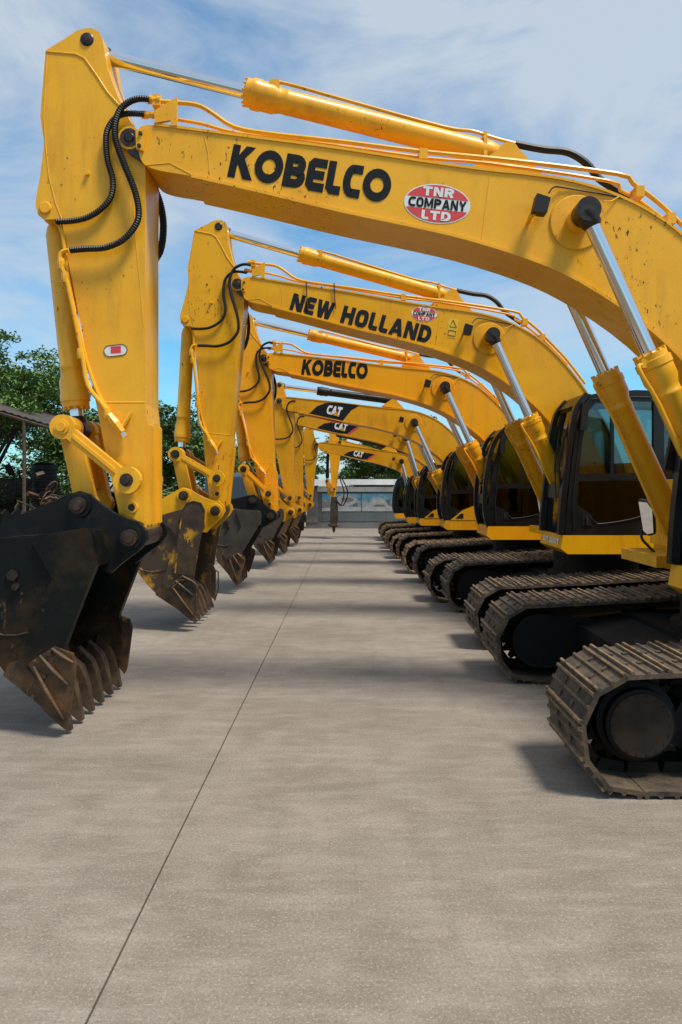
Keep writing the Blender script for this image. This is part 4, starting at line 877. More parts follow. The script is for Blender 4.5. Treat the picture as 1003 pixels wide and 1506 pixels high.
    if a['mark'] == 'C':
        ox, oy = a.get('mo', (0, 0)); w_ = lambda L_: [(x+ox, y+oy) for x, y in L_]
        def flat(name, L_, off, m):
            bm = bmesh.new(); bm.faces.new([bm.verts.new(P2(x, y, off)) for x, y in w_(L_)]); return finish(name, bm, m, boom)
        if a.get('ms', 0) == 0: flat('swoosh_decal', [(358, 277), (400, 238), (440, 224), (480, 221), (585, 232), (614, 238), (570, 262), (545, 290), (520, 322)], .003, M['letter']); flat('red_stripe', [(354, 282), (358, 277), (520, 322), (519, 330)], .003, M['red'])
        else: flat('swoosh_decal', [(360, 268), (400, 244), (440, 237), (600, 262), (560, 285), (535, 306), (490, 302), (365, 280)], .003, M['letter']); flat('red_stripe', [(600, 262), (612, 264), (578, 290), (545, 312), (535, 306), (560, 285)], .003, M['red'])
        tx_ = a.get('mt', 0)
        text_part('lettering', 'CAT', w_([(x+tx_, y) for x, y in [(433, 233), (505, 247), (490, 294), (420, 274)]]), .27, plc, M['white'], boom, .06, .005)
        flat('triangle_mark', [(454+tx_, 283), (484+tx_, 291), (474+tx_, 264)], .010, ym)
    if k == 1: tnr_oval(boom, (643, 300), 49, 29, R(6), P2)
    if k == 2:
        tnr_oval(boom, a['oval'], 33, 20, R(4), P2)
        bm = bmesh.new(); bm.faces.new([bm.verts.new(P2(x, y, .003)) for x, y in ((742, 276), (768, 279), (764, 330), (738, 327))]); finish('warning_label', bm, mat('warning_label_yellow', (.78, .45, .02), .5), boom)
        for L_ in (((754, 282), (763, 301), (745, 299)), ((743, 308), (762, 311), (760, 324), (741, 321))):
            bm = bmesh.new(); btube(bm, [P2(x, y, .004) for x, y in L_ + (L_[0],)], .005, 4); finish('label_print', bm, M['letter'], boom)
        for x in (372, 444):      # steel straps over the boom
            bm = bmesh.new(); btube(bm, spline([P2(x-2, 200, -.03), P2(x-2, 196, .03), P2(x, 230, .02), P2(x+4, 262, .02)]), .008, 6); finish('strap_hook', bm, M['pin'], boom)
    if k == 1:
        def P3(px, py, off): p = g(Ts, px, py, -.22); return Vector((p.real, -.22-off, p.imag))
        bm = bmesh.new(); pts = [(180-8*math.sin(R(t)), 514.5-8*math.cos(R(t))) for t in range(0, 181, 20)] + [(161+8*-math.sin(R(t)), 516+8*math.cos(R(t))) for t in range(0, 1)]
        L1 = [(179+8*math.sin(R(t)), 514.5-8*math.cos(R(t))) for t in range(0, 181, 20)]; L2 = [(161-8*math.sin(R(t)), 516.5+8*math.cos(R(t))) for t in range(0, 181, 20)]
        bm.faces.new([bm.verts.new(P3(x, y, .003)) for x, y in L1+L2]); finish('stick_sticker', bm, M['white'], stick)
        bm = bmesh.new(); bm.faces.new([bm.verts.new(P3(x, y, .0045)) for x, y in ((163, 510), (178, 509), (178, 519), (163, 520))]); finish('sticker_print', bm, M['red'], stick)
        bm = bmesh.new(); btube(bm, [P3(x, y, .004) for x, y in L1+L2+[L1[0]]], .003, 4); finish('sticker_rim', bm, M['letter'], stick)
    # ---- undercarriage
    x0 = a['tx']; w = a.get('shoe', .80)*s; off = -.125*s; ga = a.get('gauge', 1.325)*s
    ln = 4.2
    make_track(root, x0, off-ga, w, s, -1, ln, fine, ym); make_track(root, x0, off+ga, w, s, 1, ln, fine, ym)
    cx = x0+ln*s/2
    bm = bmesh.new(); bbox(bm, cx-.75*s, cx+.75*s, off-ga+.2*s, off+ga-.2*s, .42*s, .72*s)
    for sx in (-1, 1):
        bprism(bm, [complex(cx+sx*.6*s, .45*s), complex(cx+sx*1.25*s, .40*s), complex(cx+sx*1.25*s, .60*s), complex(cx+sx*.6*s, .70*s)], off-ga+.17*s, off+ga-.17*s)
    finish('centre_frame', bm, M['frame'], root, bevel=.02)
    bm = bmesh.new(); blathe(bm, (cx, off, .68*s), (cx, off, 9), [(0, .68*s), (.10*s, .68*s), (.11*s, .60*s), (.40*s, .60*s)], 40); finish('slew_ring', bm, M['under'], root, smooth=True)
    # ---- upper body
    fx = a['fx']; zb = a.get('zb', 1.08*s+.02); zt = zb+.24*s
    D = lambda x: fx+(x-2.695)*s
    y0, y1 = -1.45*s, -.44*s
    bm = bmesh.new(); bprism(bm, [complex(D(2.66), zt), complex(D(2.63), zb+.07*s), complex(D(2.72), zb), complex(D(4.5), zb), complex(D(4.5), zt)], y0-.02*s, y1); pl_ = finish('cab_platform', bm, ym, root, bevel=.03, seg=2, smooth=True)
    bm = bmesh.new(); bprism(bm, [complex(D(3.3), zb+.02), complex(D(6.2), zb+.02), complex(D(6.2), zt+.02), complex(D(3.3), zt+.02)], y1+.01, 1.45*s); finish('deck', bm, ym, root, bevel=.02)
    bm = bmesh.new(); bbox(bm, D(4.52), D(6.3), y0, 1.45*s, zb, zb+1.25*s); finish('engine_hood', bm, ym, root, bevel=.06, seg=3, smooth=True)
    bm = bmesh.new(); bbox(bm, D(3.25), D(4.5), .48*s, 1.42*s, zt+.022, zb+.95*s); finish('fuel_tank', bm, ym, root, bevel=.05, seg=3, smooth=True)
    bm = bmesh.new(); bprism(bm, [complex(D(6.32), zb-.02)] + [complex(D(6.9), zb+.05), complex(D(7.0), zb+.5*s), complex(D(6.9), zb+1.1*s), complex(D(6.32), zb+1.2*s)], -1.5*s, 1.5*s); finish('counterweight', bm, ym, root, bevel=.08, seg=3, smooth=True)
    for yy in (-.36, .30):   # boom foot brackets
        bm = bmesh.new(); bprism(bm, [complex(D(2.95), zt), complex(D(2.95), zt+.12*s), complex(D(3.35), zt+.35*s), complex(D(3.9), zt+.75*s), complex(D(4.15), zt+.7*s), complex(D(4.4), zt)], yy*s-.03, yy*s+.03); finish('foot_bracket', bm, ym, root, bevel=.01)
    bm = bmesh.new(); bprism(bm, [foot+complex(-.16*s, -.1*s), foot+complex(.1*s, -.16*s), complex(D(3.5), zb+.02), complex(D(3.5), zt+.2*s), foot+complex(.15*s, .1*s), foot+complex(-.1*s, .1*s)], -.42*s, .42*s); finish('cylinder_foot', bm, ym, root, bevel=.02)
    bm = bmesh.new(); bprism(bm, [complex(D(2.93), zb+.1), complex(D(2.93), zt-.03), complex(D(3.3), zt-.03), complex(D(3.3), zb+.1)], .5*s, 1.4*s); finish('side_step', bm, ym, root, bevel=.02)
    q0 = fx
    cab = make_cab(root, fx, a.get('cs', s), a['cab'], y0, y1, ym, detail=True)
    # shift the cab so that it stands on the platform
    cab.location.z = zt - 1.347*a.get('cs', s) + .004
    if k == 2:
        def pq(q, u, v, off):
            x = D(2.655); ya, yb = y0+.85*s, y0+.10*s
            return Vector((x-.012-off, ya+(yb-ya)*u, zb+.07*s+.12*s*v))
        bm = bmesh.new(); lettering(bm, 'EJT BUILT', .26, lambda u, v, d: pq(None, u, v, d+.004), .12); finish('lettering', bm, M['whitep'], pl_)
    # mirror on the far front corner of the deck
    if k in (1, 2, 3):
        mx_, my_, mz_ = D(3.03), .98*s, zt+.32*s
        bm = bmesh.new(); btube(bm, spline([(D(3.12), my_-.05, zt-.06), (D(3.05), my_-.02, zt+.02), (D(2.98), my_, zt+.12), (mx_, my_+.03, mz_-.08)]), .014, 6)
        mr = finish('mirror_arm', bm, M['rubber'], root); bm = bmesh.new(); btube(bm, [(D(3.24), my_-.1, zt-.05), (D(3.24), my_-.1, zt+.5*s)], .018, 6); finish('hand_rail', bm, M['rustpost'], root)
        bm = bmesh.new(); c = complex(mx_, mz_); hgt, wd = .19*s, .085*s
        P = [complex(-wd*.8, hgt), complex(wd*.3, hgt*.95), complex(wd*.95, hgt*.5), complex(wd, -hgt*.9), complex(wd*.2, -hgt), complex(-wd*.3, -hgt*.8)]
        bprism(bm, [c+p for p in P], my_-.035, my_+.05); tilt(bm, (mx_, my_, mz_)); mb = finish('mirror', bm, M['rubber'], root, bevel=.015, seg=2)
        bm = bmesh.new(); bprism(bm, [c+p*.88 for p in P], my_-.041, my_-.0355); tilt(bm, (mx_, my_, mz_)); finish('mirror_glass', bm, M['mirror'], mb)
        bm = bmesh.new(); bbox(bm, D(3.30), D(3.42), .95*s, 1.0*s, zt+.03, zt+.12); finish('tail_lens', bm, M['redlens'], root)
    if k == 1:  # cab mirror on its arm outside the near cab corner
        bm = bmesh.new(); yy = y1+.02; btube(bm, [(D(2.85), yy, zt+1.1), (D(2.72), yy+.04, zt+1.0), (D(2.70), yy+.04, zt+.75)], .012, 6); ma = finish('mirror_arm', bm, M['rubber'], root)
        bm = bmesh.new(); bprism(bm, [complex(D(2.62), zt+.78), complex(D(2.74), zt+.76), complex(D(2.80), zt+1.12), complex(D(2.70), zt+1.15)], yy+.02, yy+.07); finish('cab_mirror', bm, M['rubber'], root, bevel=.02, seg=2)
    return root

EX = [
 (1, 6.45, 'nearest excavator, black rusty bucket, large red and white oval sticker on its boom', 'y1',
  dict(s=1.0, mark='K', bm='bucketblack', em='blackpaint', tx=1.43, fx=2.695, cab='box', foot=complex(3.18, 1.42), bc=.41)),
 (2, 10.5, 'second nearest excavator, two dark words on its boom and a worn yellow bucket', 'y2',
  dict(s=.97, mark='N', bm='yworn', em='y2', tx=1.47, fx=2.695, cab='box', foot=complex(3.15, 1.40), bc=.42, top=(321.5, 333), bpin=(317.7, 751), tip=(289, 917.7), nose=(350, 418), cylp=(724, 493), link=(258, 668), oval=(678, 268), gauge=1.31, cs=1.0, zb=1.125)),
 (3, 13.85, 'third nearest excavator, black lettering on orange boom, brown bucket with black ears', 'y3',
  dict(s=.95, mark='K', bm='bucketbrown', em='blackpaint', tx=1.28, fx=2.40, cab='round', foot=complex(2.85, 1.35), bc=.42, top=(363, 468), bpin=(398, 759), tip=(349, 863.5), nose=(388.6, 527), cylp=(654, 569), link=(358, 690), gauge=1.25, shoe=.72, lq=[(336, 209), (575, 226), (570, 288), (326, 266)])),
 (4, 17.6, 'fourth nearest excavator, ochre boom with the largest black swoosh above a red line', 'y4',
  dict(s=.88, mark='C', bm='bucketbrown', em='y4', tx=1.17, fx=2.16, cab='wedge', foot=complex(2.55, 1.2), bc=.5, top=(411, 566), bpin=(427.6, 753.6), tip=(397, 830.6), nose=(411, 590), cylp=(609, 621), blackcyl=True, gauge=1.22, shoe=.70, mo=(-25, -5), mt=24)),
 (5, 20.7, 'fifth nearest excavator, its swoosh decal showing just under the fourth boom', 'y5',
  dict(s=.80, mark='C', ms=1, bm='bucketrust', em='y4', tx=1.07, fx=1.90, cab='wedge', foot=complex(2.25, 1.1), bc=.5, top=(428, 592), bpin=(441, 750), tip=(418, 815.6), nose=(430, 614), cylp=(597, 643), blackcyl=True, gauge=1.2, shoe=.70, mo=(-24, -4), mt=36)),
 (6, 23.6, 'small sixth excavator, slim ochre boom with swoosh decal, black arm cylinder, above the billboard', 'y5',
  dict(s=.72, mark='C', ms=1, bm='bucketrust', em='y4', tx=1.04, fx=1.80, cab='round', foot=complex(2.1, 1.0), bc=.5, top=(457, 629), bpin=(456, 742), tip=(436, 801), nose=(466, 654), cylp=(590.5, 678), gauge=1.2, shoe=.70, blackcyl=True, mo=(42, 12), mt=12)),
 (7, 26.6, 'farthest excavator, carrying a breaker hammer in place of a bucket', 'y3',
  dict(s=.72, mark='', bm='bucketrust', em='y4', tx=1.05, fx=1.62, cab='round', foot=complex(2.0, 1.0), bc=.5, top=(494, 634), bpin=(491, 730), nose=(500, 650), cylp=(592, 680), gauge=1.2, shoe=.70, blackcyl=True, hammer=[(491, 735)])),
]
for k, yc, lab, ym, a in EX:
    a = dict(a); a['bm'] = M[a['bm']]; a['em'] = M[a['em']]
    excavator(k, yc, lab, M[ym], a)

# ------------------------------------------------------------------ far wall with billboard
def wp(px, py, z): return (px-VX)*z/F, H-(py-VY)*z/F
M['wallc'] = mat('grey_render_wall', (.30, .285, .26), .85, var=(.20, .195, .18), vscale=1.2, bump=.2, bscale=12, hires=(25., .3, (.12, .11, .10)))
M['wallp'] = mat('green_grey_panel', (.24, .27, .25), .6, var=(.19, .21, .195), vscale=1)
M['dark'] = mat('dark_recess', (.03, .03, .028), .7)
M['print_sky'] = mat('print_blue', (.16, .46, .60), .35, var=(.62, .74, .78), vscale=1.6, vlo=.4, vhi=.6)
M['print_pale'] = mat('print_pale', (.82, .80, .76), .35, var=(.66, .62, .58), vscale=2.2, hires=(4., .35, (.30, .17, .10)))
M['print_dark'] = mat('print_dark', (.10, .20, .22), .35, var=(.50, .56, .56), vscale=3, vlo=.42, vhi=.58)
M['print_brown'] = mat('print_brown', (.20, .14, .11), .4, var=(.45, .40, .36), vscale=5)
zw = 33.0
X = lambda px: wp(px, 0, zw)[0]; Z = lambda py: wp(0, py, zw)[1]
bm = bmesh.new(); bbox(bm, X(452), X(900), zw, zw+.35, -.02, Z(716)); wall = finish('wall', bm, M['wallc'])
tag(wall, 'low grey wall with white sheet roof and printed billboard at the far end of the concrete yard', 'wall')
bm = bmesh.new(); bbox(bm, X(450), X(900), zw-.10, zw-.002, -.02, Z(768)); finish('wall_plinth', bm, M['wallc'], wall, bevel=.01)
bm = bmesh.new(); bbox(bm, X(452), X(468), zw-.16, zw-.003, Z(768)+.002, Z(714)); finish('pillar', bm, M['wallc'], wall, bevel=.01)
for i in range(6): 
    bm = bmesh.new(); x = X(475+i*31); bbox(bm, x, X(475+i*31+30.6), zw-.05, zw-.003, Z(767), Z(753)); finish('wall_panel', bm, M['wallp'], wall)
bm = bmesh.new(); bprism(bm, [complex(X(463), Z(713)), complex(X(900), Z(713)), complex(X(900), Z(705)), complex(X(463), Z(705))], zw-.75, zw+.5); finish('sheet_roof', bm, M['whitep'], wall, bevel=.01)
bm = bmesh.new(); bbox(bm, X(467), X(900), zw-.30, zw-.003, Z(723), Z(716)); finish('fascia', bm, M['whitep'], wall)
for j, (x0, x1) in enumerate(((473.5, 531), (532, 583), (584, 640), (641, 700))):
    bm = bmesh.new(); bbox(bm, X(x0), X(x1), zw-.10, zw-.004, Z(752), Z(726)); bbd = finish('billboard_panel', bm, M['print_sky'], wall)
    def flat(L_, m, o, nm='billboard_print'):
        bm = bmesh.new(); bm.faces.new([bm.verts.new((X(x), zw-.10-o, Z(y))) for x, y in L_]); finish(nm, bm, m, wall)
    w = x1-x0; f = lambda u, v: (x0+u*w, 726.3+v*25.4)
    flat([f(.0, .35), f(1, .25), f(1, 1), f(0, 1)], M['print_dark'], .004)
    flat([f(.0, .78), f(1, .74), f(1, 1), f(0, 1)], M['print_pale'], .008)
    if j % 2 == 0:
        flat([f(.0, .45), f(.2, .45), f(.24, .8), f(0, .8)], M['print_brown'], .010)
        flat([f(.42, .12), f(.62, .04), f(.92, .30), f(.88, .5), f(.5, .92), f(.30, .92)], M['print_pale'], .012)
        flat([f(.50, .24), f(.70, .2), f(.82, .36), f(.66, .5), f(.52, .44)], M['print_brown'], .014)
    else:
        flat([f(.05, .86), f(.40, .22), f(.50, .18), f(.60, .26), f(.85, .86)], M['print_pale'], .012)
        flat([f(.28, .74), f(.42, .60), f(.62, .62), f(.68, .74)], M['print_brown'], .014)

# ------------------------------------------------------------------ trees
M['bark'] = mat('bark', (.075, .055, .04), .9, var=(.04, .03, .022), vscale=8, bump=.5, bscale=20)
M['leaf'] = mat('green_leaf', (.075, .150, .028), .5, var=(.12, .21, .045), vscale=1.2, vlo=.35, vhi=.65, spec=.3)
M['leaf2'] = mat('dark_green_leaf', (.050, .105, .025), .5, var=(.085, .15, .035), vscale=1.0, spec=.3)
M['leaf3'] = mat('yellow_green_leaf', (.11, .185, .038), .5, var=(.075, .14, .03), vscale=1.2, spec=.3)
for nm in ('leaf', 'leaf2', 'leaf3'):
    nt = M[nm].node_tree; b = nt.nodes['Principled BSDF']; b.inputs['Subsurface Weight'].default_value = 0
def tree(x, y, h, spread, label, lm, seed, leaves=9000, clear=.35, lsz=.17, name='tree', group='trees beyond the yard', crown_h=None):
    rnd = random.Random(seed); root = bpy.data.objects.new(name, None); COL.objects.link(root); root.location = (x, y, 0)
    tag(root, label, 'tree', group)
    bm = bmesh.new(); ends = []
    th = h*clear; lean = rnd.uniform(-.4, .4)
    trunk = spline([(0, 0, -.05), (lean*.3, .1, th*.5), (lean, 0, th), (lean*1.1, 0, h*.62)], 4)
    btube(bm, trunk, [h*.028*(1-.7*i/len(trunk)) for i in range(len(trunk))], 9)
    nl = 9
    for i in range(nl):
        a = 2*math.pi*i/nl+rnd.uniform(-.3, .3); z0 = th*(.8+.9*rnd.random()); rr = spread*rnd.uniform(.55, 1.0)
        zt_ = z0+(h-z0)*rnd.uniform(.35, .92)
        e = Vector((lean+rr*math.cos(a), rr*math.sin(a), zt_)); st = Vector((lean*min(1, z0/th), 0, z0)); mid = st.lerp(e, .5)+Vector((0, 0, .2*rr))
        P = spline([st, mid, e], 4); btube(bm, P, [h*.012*(1-.8*k/len(P)) for k in range(len(P))], 6); ends.append(e); ends.append(mid.lerp(e, .4))
        for j in range(3):
            e2 = mid.lerp(e, .6)+Vector((rnd.uniform(-1, 1), rnd.uniform(-1, 1), rnd.uniform(-.3, .9)))*spread*.33
            btube(bm, [mid.lerp(e, .3), mid.lerp(e2, .6), e2], [h*.006, h*.004, h*.002], 5); ends.append(e2)
    ends.append(Vector((lean, 0, h*.93))); ends.append(Vector((lean*1.2, .3, h*.8)))
    finish('trunk', bm, M['bark'], root, smooth=True)
    verts, faces = [], []
    cl = [(e, spread*rnd.uniform(.16, .34)) for e in ends]
    # secondary twigs of clumps
    cl += [(e+Vector((rnd.gauss(0, 1), rnd.gauss(0, 1), rnd.gauss(0, .7)))*r, r*rnd.uniform(.45, .8)) for e, r in cl for _ in range(2)]
    tot = sum(r*r for _, r in cl)
    for e, r in cl:
        for _ in range(int(leaves*r*r/tot)):
            d = Vector((rnd.gauss(0, 1), rnd.gauss(0, 1), rnd.gauss(0, .62))); d = d.normalized()*(rnd.random()**.45)*r
            d.z *= .62
            c = e+d
            n = Vector((rnd.gauss(0, .6), rnd.gauss(0, .6), 1)).normalized(); u = n.orthogonal().normalized(); u.rotate(Matrix.Rotation(rnd.uniform(0, 6.28), 3, n)); v = n.cross(u)
            l = lsz*rnd.uniform(.6, 1.25); w = l*.42; k = len(verts)
            verts += [c-u*l*.5, c+v*w*.5+Vector((0, 0, .02)), c+u*l*.5-Vector((0, 0, l*.15)), c-v*w*.5+Vector((0, 0, .02))]; faces.append((k, k+1, k+2, k+3))
    me = bpy.data.meshes.new('crown'); me.from_pydata([tuple(v) for v in verts], [], faces); me.materials.append(lm)
    o = bpy.data.objects.new('crown', me); COL.objects.link(o); o.parent = root; o['kind'] = 'stuff'
    return root
tree(-13.2, 27, 6.7, 3.0, 'open green tree left of the nearest stick, above the shed roof', M['leaf'], 3, 20000, .34, .20)
tree(-17.5, 32, 7.6, 4.2, 'dense tree cut by the left edge of the picture, behind the shed', M['leaf2'], 5, 16000, .25, .24)
tree(-13.0, 38, 5.6, 3.6, 'bushy tree behind the black water tank', M['leaf'], 8, 14000, .12, .25)
tree(-9.4, 33, 5.9, 2.6, 'dark tree seen just left of the nearest stick, above its bucket linkage', M['leaf2'], 11, 11000, .3, .22)
tree(-8.6, 36, 4.3, 2.9, 'round green bushy tree between the nearest and the second stick', M['leaf3'], 14, 14000, .10, .24)
tree(-6.0, 40, 4.6, 3.0, 'low bushy tree behind the second stick', M['leaf'], 15, 12000, .10, .25)
tree(-3.6, 44, 3.3, 1.8, 'small dark tree left of the breaker hammer, behind the wall', M['leaf2'], 17, 8000, .15, .24)
tree(1.7, 42, 5.2, 2.6, 'bright green tree rising right behind the billboard', M['leaf3'], 19, 16000, .12, .24)
tree(4.2, 44, 5.0, 3.3, 'dark green tree behind the right part of the billboard', M['leaf'], 22, 15000, .12, .25)
tree(9.0, 46, 5.2, 3.6, 'tree beyond the wall, mostly hidden by the excavator cabs', M['leaf2'], 25, 12000, .12, .27)
# hedge like undergrowth far left
def shrub(x, y, w, h, seed, label, lm):
    rnd = random.Random(seed); verts, faces = [], []
    root = bpy.data.objects.new('shrub', None); COL.objects.link(root); root.location = (x, y, 0); tag(root, label, 'shrub', 'shrubs at the edge of the yard')
    bm = bmesh.new()
    for i in range(7):
        a = rnd.uniform(0, 6.28); btube(bm, [(0, 0, 0), (w*.2*math.cos(a), w*.2*math.sin(a), h*.4), (w*.4*math.cos(a), w*.4*math.sin(a), h*.75)], [.03, .02, .008], 5)
    finish('stem', bm, M['bark'], root)
    for _ in range(int(1500*w)):
        c = Vector((rnd.gauss(0, w*.27), rnd.gauss(0, w*.27), abs(rnd.gauss(h*.45, h*.27))))
        n = Vector((rnd.gauss(0, .6), rnd.gauss(0, .6), 1)).normalized(); u = n.orthogonal().normalized(); v = n.cross(u); l = rnd.uniform(.1, .22); k = len(verts)
        verts += [tuple(c-u*l*.5), tuple(c+v*l*.25), tuple(c+u*l*.5), tuple(c-v*l*.25)]; faces.append((k, k+1, k+2, k+3))
    me = bpy.data.meshes.new('foliage'); me.from_pydata(verts, [], faces); me.materials.append(lm); o = bpy.data.objects.new('foliage', me); COL.objects.link(o); o.parent = root; o['kind'] = 'stuff'
shrub(-10.7, 27, 3.0, 1.9, 1, 'green shrub under the spreading tree, right of the shed post', M['leaf3'])
shrub(-8.6, 25.5, 2.4, 1.6, 2, 'shrub just above the back of the black bucket', M['leaf'])
shrub(-6.9, 28, 2.6, 1.8, 3, 'shrub between the first two sticks', M['leaf3'])
shrub(-14.5, 29, 3.2, 2.2, 4, 'dark shrub deep inside the shed at the left edge', M['leaf2'])
shrub(-17.5, 31, 5.0, 3.2, 6, 'tall dark hedge shrub behind the shed', M['leaf2'])
shrub(-13.2, 30, 4.6, 3.0, 7, 'leafy shrub behind the black water tank', M['leaf'])
shrub(-21.0, 30, 5.0, 3.6, 8, 'shrub beyond the left edge of the shed', M['leaf2'])
# small palm
pr = bpy.data.objects.new('palm_tree', None); COL.objects.link(pr); pr.location = (-12.1, 31, 0); tag(pr, 'small palm whose fronds hang out under the spreading tree', 'palm tree')
bm = bmesh.new(); btube(bm, [(0, 0, 0), (.1, 0, 2.6), (0, 0, 4.5)], [.16, .12, .10], 9); finish('trunk', bm, M['bark'], pr, smooth=True)
for i in range(11):
    bm = bmesh.new(); a = 2*math.pi*i/11+.2; L_ = 1.6; P = [Vector((math.cos(a)*L_*t, math.sin(a)*L_*t, 4.5+.7*t-1.5*t*t)) for t in [j/10 for j in range(11)]]
    btube(bm, P, .015, 4); sd = Vector((-math.sin(a), math.cos(a), 0))
    for j in range(1, 11):
        for sg in (-1, 1):
            b0 = P[j]; t_ = b0+sd*sg*.45*(1.1-j/14)+Vector((math.cos(a)*.2, math.sin(a)*.2, -.22)); w = (P[j]-P[j-1]).normalized()*.035
            bm.faces.new([bm.verts.new(v) for v in (b0-w, b0+w, t_)])
    finish('frond', bm, M['leaf'], pr)

# ---- shed and yard clutter at the left
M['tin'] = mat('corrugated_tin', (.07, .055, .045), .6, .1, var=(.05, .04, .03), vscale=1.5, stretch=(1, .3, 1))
sh = bpy.data.objects.new('shed', None); COL.objects.link(sh); sh.location = (-13, 22, 0); tag(sh, 'open lean-to shed with a thin tin roof on rusty posts at the left edge', 'shed')
bm = bmesh.new()       # corrugated roof sheet
n = 60; x0, x1 = -2.6, 3.95
def rz(u, v): return 3.78+(x1-x0)*(1-u)*.30 + .25*v
for i in range(n):
    for pz in (0,):
        ua, ub = i/n, (i+1)/n; za, zb_ = (.03 if i % 2 else 0), (0 if i % 2 else .03)
        for (lo_, hi_) in ((0, .02),):
            q = [(x0+(x1-x0)*ua, 0, rz(ua, 0)+za), (x0+(x1-x0)*ub, 0, rz(ub, 0)+zb_), (x0+(x1-x0)*ub, 6, rz(ub, 1)+zb_), (x0+(x1-x0)*ua, 6, rz(ua, 1)+za)]
            A = [bm.verts.new(v) for v in q]; B = [bm.verts.new((v[0], v[1], v[2]-.02)) for v in q]; bm.faces.new(A); bm.faces.new(B[::-1])
            for k in range(4): bm.faces.new((A[k], B[k], B[(k+1) % 4], A[(k+1) % 4]))
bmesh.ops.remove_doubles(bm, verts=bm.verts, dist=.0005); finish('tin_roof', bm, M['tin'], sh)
for y_ in (0.05, 5.9):
    bm = bmesh.new(); v = y_/6; btube(bm, [(x0, y_, rz(0, v)-.1), (x1, y_, rz(1, v)-.1)], .06, 6); finish('roof_beam', bm, M['rustpost'], sh)
for (x_, y_) in ((3.1, .05), (.5, .05), (-2, .05), (3.1, 5.9), (.5, 5.9), (-2, 5.9)):
    bm = bmesh.new(); u = (x_-x0)/(x1-x0); btube(bm, [(x_, y_, 0), (x_, y_, rz(u, y_/6)-.1)], .055, 8); finish('post', bm, M['rustpost'], sh)
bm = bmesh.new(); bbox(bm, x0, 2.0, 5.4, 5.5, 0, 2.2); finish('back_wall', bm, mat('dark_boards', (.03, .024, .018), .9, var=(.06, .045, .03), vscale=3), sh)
# black ribbed water tank
tk = bpy.data.objects.new('water_tank', None); COL.objects.link(tk); xk, _ = wp(65, 0, 25); tk.location = (xk, 25, 0); tag(tk, 'black ribbed plastic water tank standing on a stand behind the black bucket', 'water tank')
bm = bmesh.new(); prof = [(0, .40)]
for i in range(7): prof += [(.03+i*.14, .40), (.05+i*.14, .43), (.12+i*.14, .43), (.14+i*.14, .40)]
prof += [(1.02, .40), (1.1, .32), (1.13, .12)]
blathe(bm, (0, 0, 1.62), (0, 0, 9), prof, 36); finish('tank_body', bm, M['rubber'], tk, smooth=True)
bm = bmesh.new(); bbox(bm, -.5, .5, -.5, .5, 1.52, 1.615)
finish('tank_stand', bm, M['rustpost'], tk)
for sx in (-.42, .42):
    for sy in (-.42, .42): bm = bmesh.new(); bbox(bm, sx-.05, sx+.05, sy-.05, sy+.05, 0, 1.518); finish('leg', bm, M['rustpost'], tk)
# scrap buckets and attachments
def loose_bucket(px, z, rot, scl, label, m_, tilt):
    x, _ = wp(px, 0, z); root = bpy.data.objects.new('excavator_bucket', None); COL.objects.link(root); root.location = (x, z, 0); root.rotation_euler = (0, tilt, rot)
    root.scale = (scl,)*3; tag(root, label, 'excavator bucket', 'loose attachments lying behind the row')
    side = cspline([complex(*p) for p in ((-.5, .9), (.3, 1.0), (.55, .55), (.62, .05), (.1, .0), (-.45, .15), (-.7, .5), (-.5, .9))], 3)[:-1]
    bm = bmesh.new(); bprism(bm, side, -.6, -.56); finish('side_plate', bm, m_, root, bevel=.006); bm = bmesh.new(); bprism(bm, side, .56, .6); finish('side_plate', bm, m_, root, bevel=.006)
    bm = bmesh.new(); P = [complex(*p) for p in ((.62, .04), (.1, -.005), (-.46, .14), (-.71, .5), (-.5, .91))]; P = cspline(P, 3); rings = []
    for i, p in enumerate(P): q_ = p+complex(.03, .02); rings.append([bm.verts.new(v) for v in ((p.real, -.555, p.imag), (p.real, .555, p.imag), (q_.real, .555, q_.imag), (q_.real, -.555, q_.imag))])
    for r0, r1 in zip(rings, rings[1:]):
        for j in range(4): bm.faces.new((r0[j], r0[(j+1) % 4], r1[(j+1) % 4], r1[j]))
    bm.faces.new(rings[0]); bm.faces.new(rings[-1][::-1]); finish('wrapper_plate', bm, m_, root)
    for i in range(5):
        bm = bmesh.new(); y = -.5+.25*i; bprism(bm, [complex(.5, .0), complex(.6, .09), complex(.86, .02), complex(.62, -.01)], y-.05, y+.05); finish('tooth', bm, M['tooth'], root, bevel=.008)
    for y in (-.3, .25):
        bm = bmesh.new(); bprism(bm, [complex(-.4, .9), complex(.25, .96), complex(.28, 1.2), complex(.15, 1.28), complex(-.1, 1.1), complex(-.3, 1.25), complex(-.45, 1.15)], y, y+.05); finish('bucket_ear', bm, m_, root, bevel=.006)
    return root
loose_bucket(22, 15.5, .5, .8, 'brown loose bucket lying left of the black bucket, near the shed', M['bucketbrown'], .5)
loose_bucket(215, 19.0, 2.3, 1.05, 'dark rusty loose bucket seen between the first two sticks', M['bucketbrown'], -.6)
loose_bucket(4, 18.5, 1.4, 1.1, 'black loose bucket in the shade at the left edge', M['bucketblack'], 0)
loose_bucket(85, 24.0, 1.0, .8, 'worn yellow loose bucket under the water tank', M['yworn'], .3)
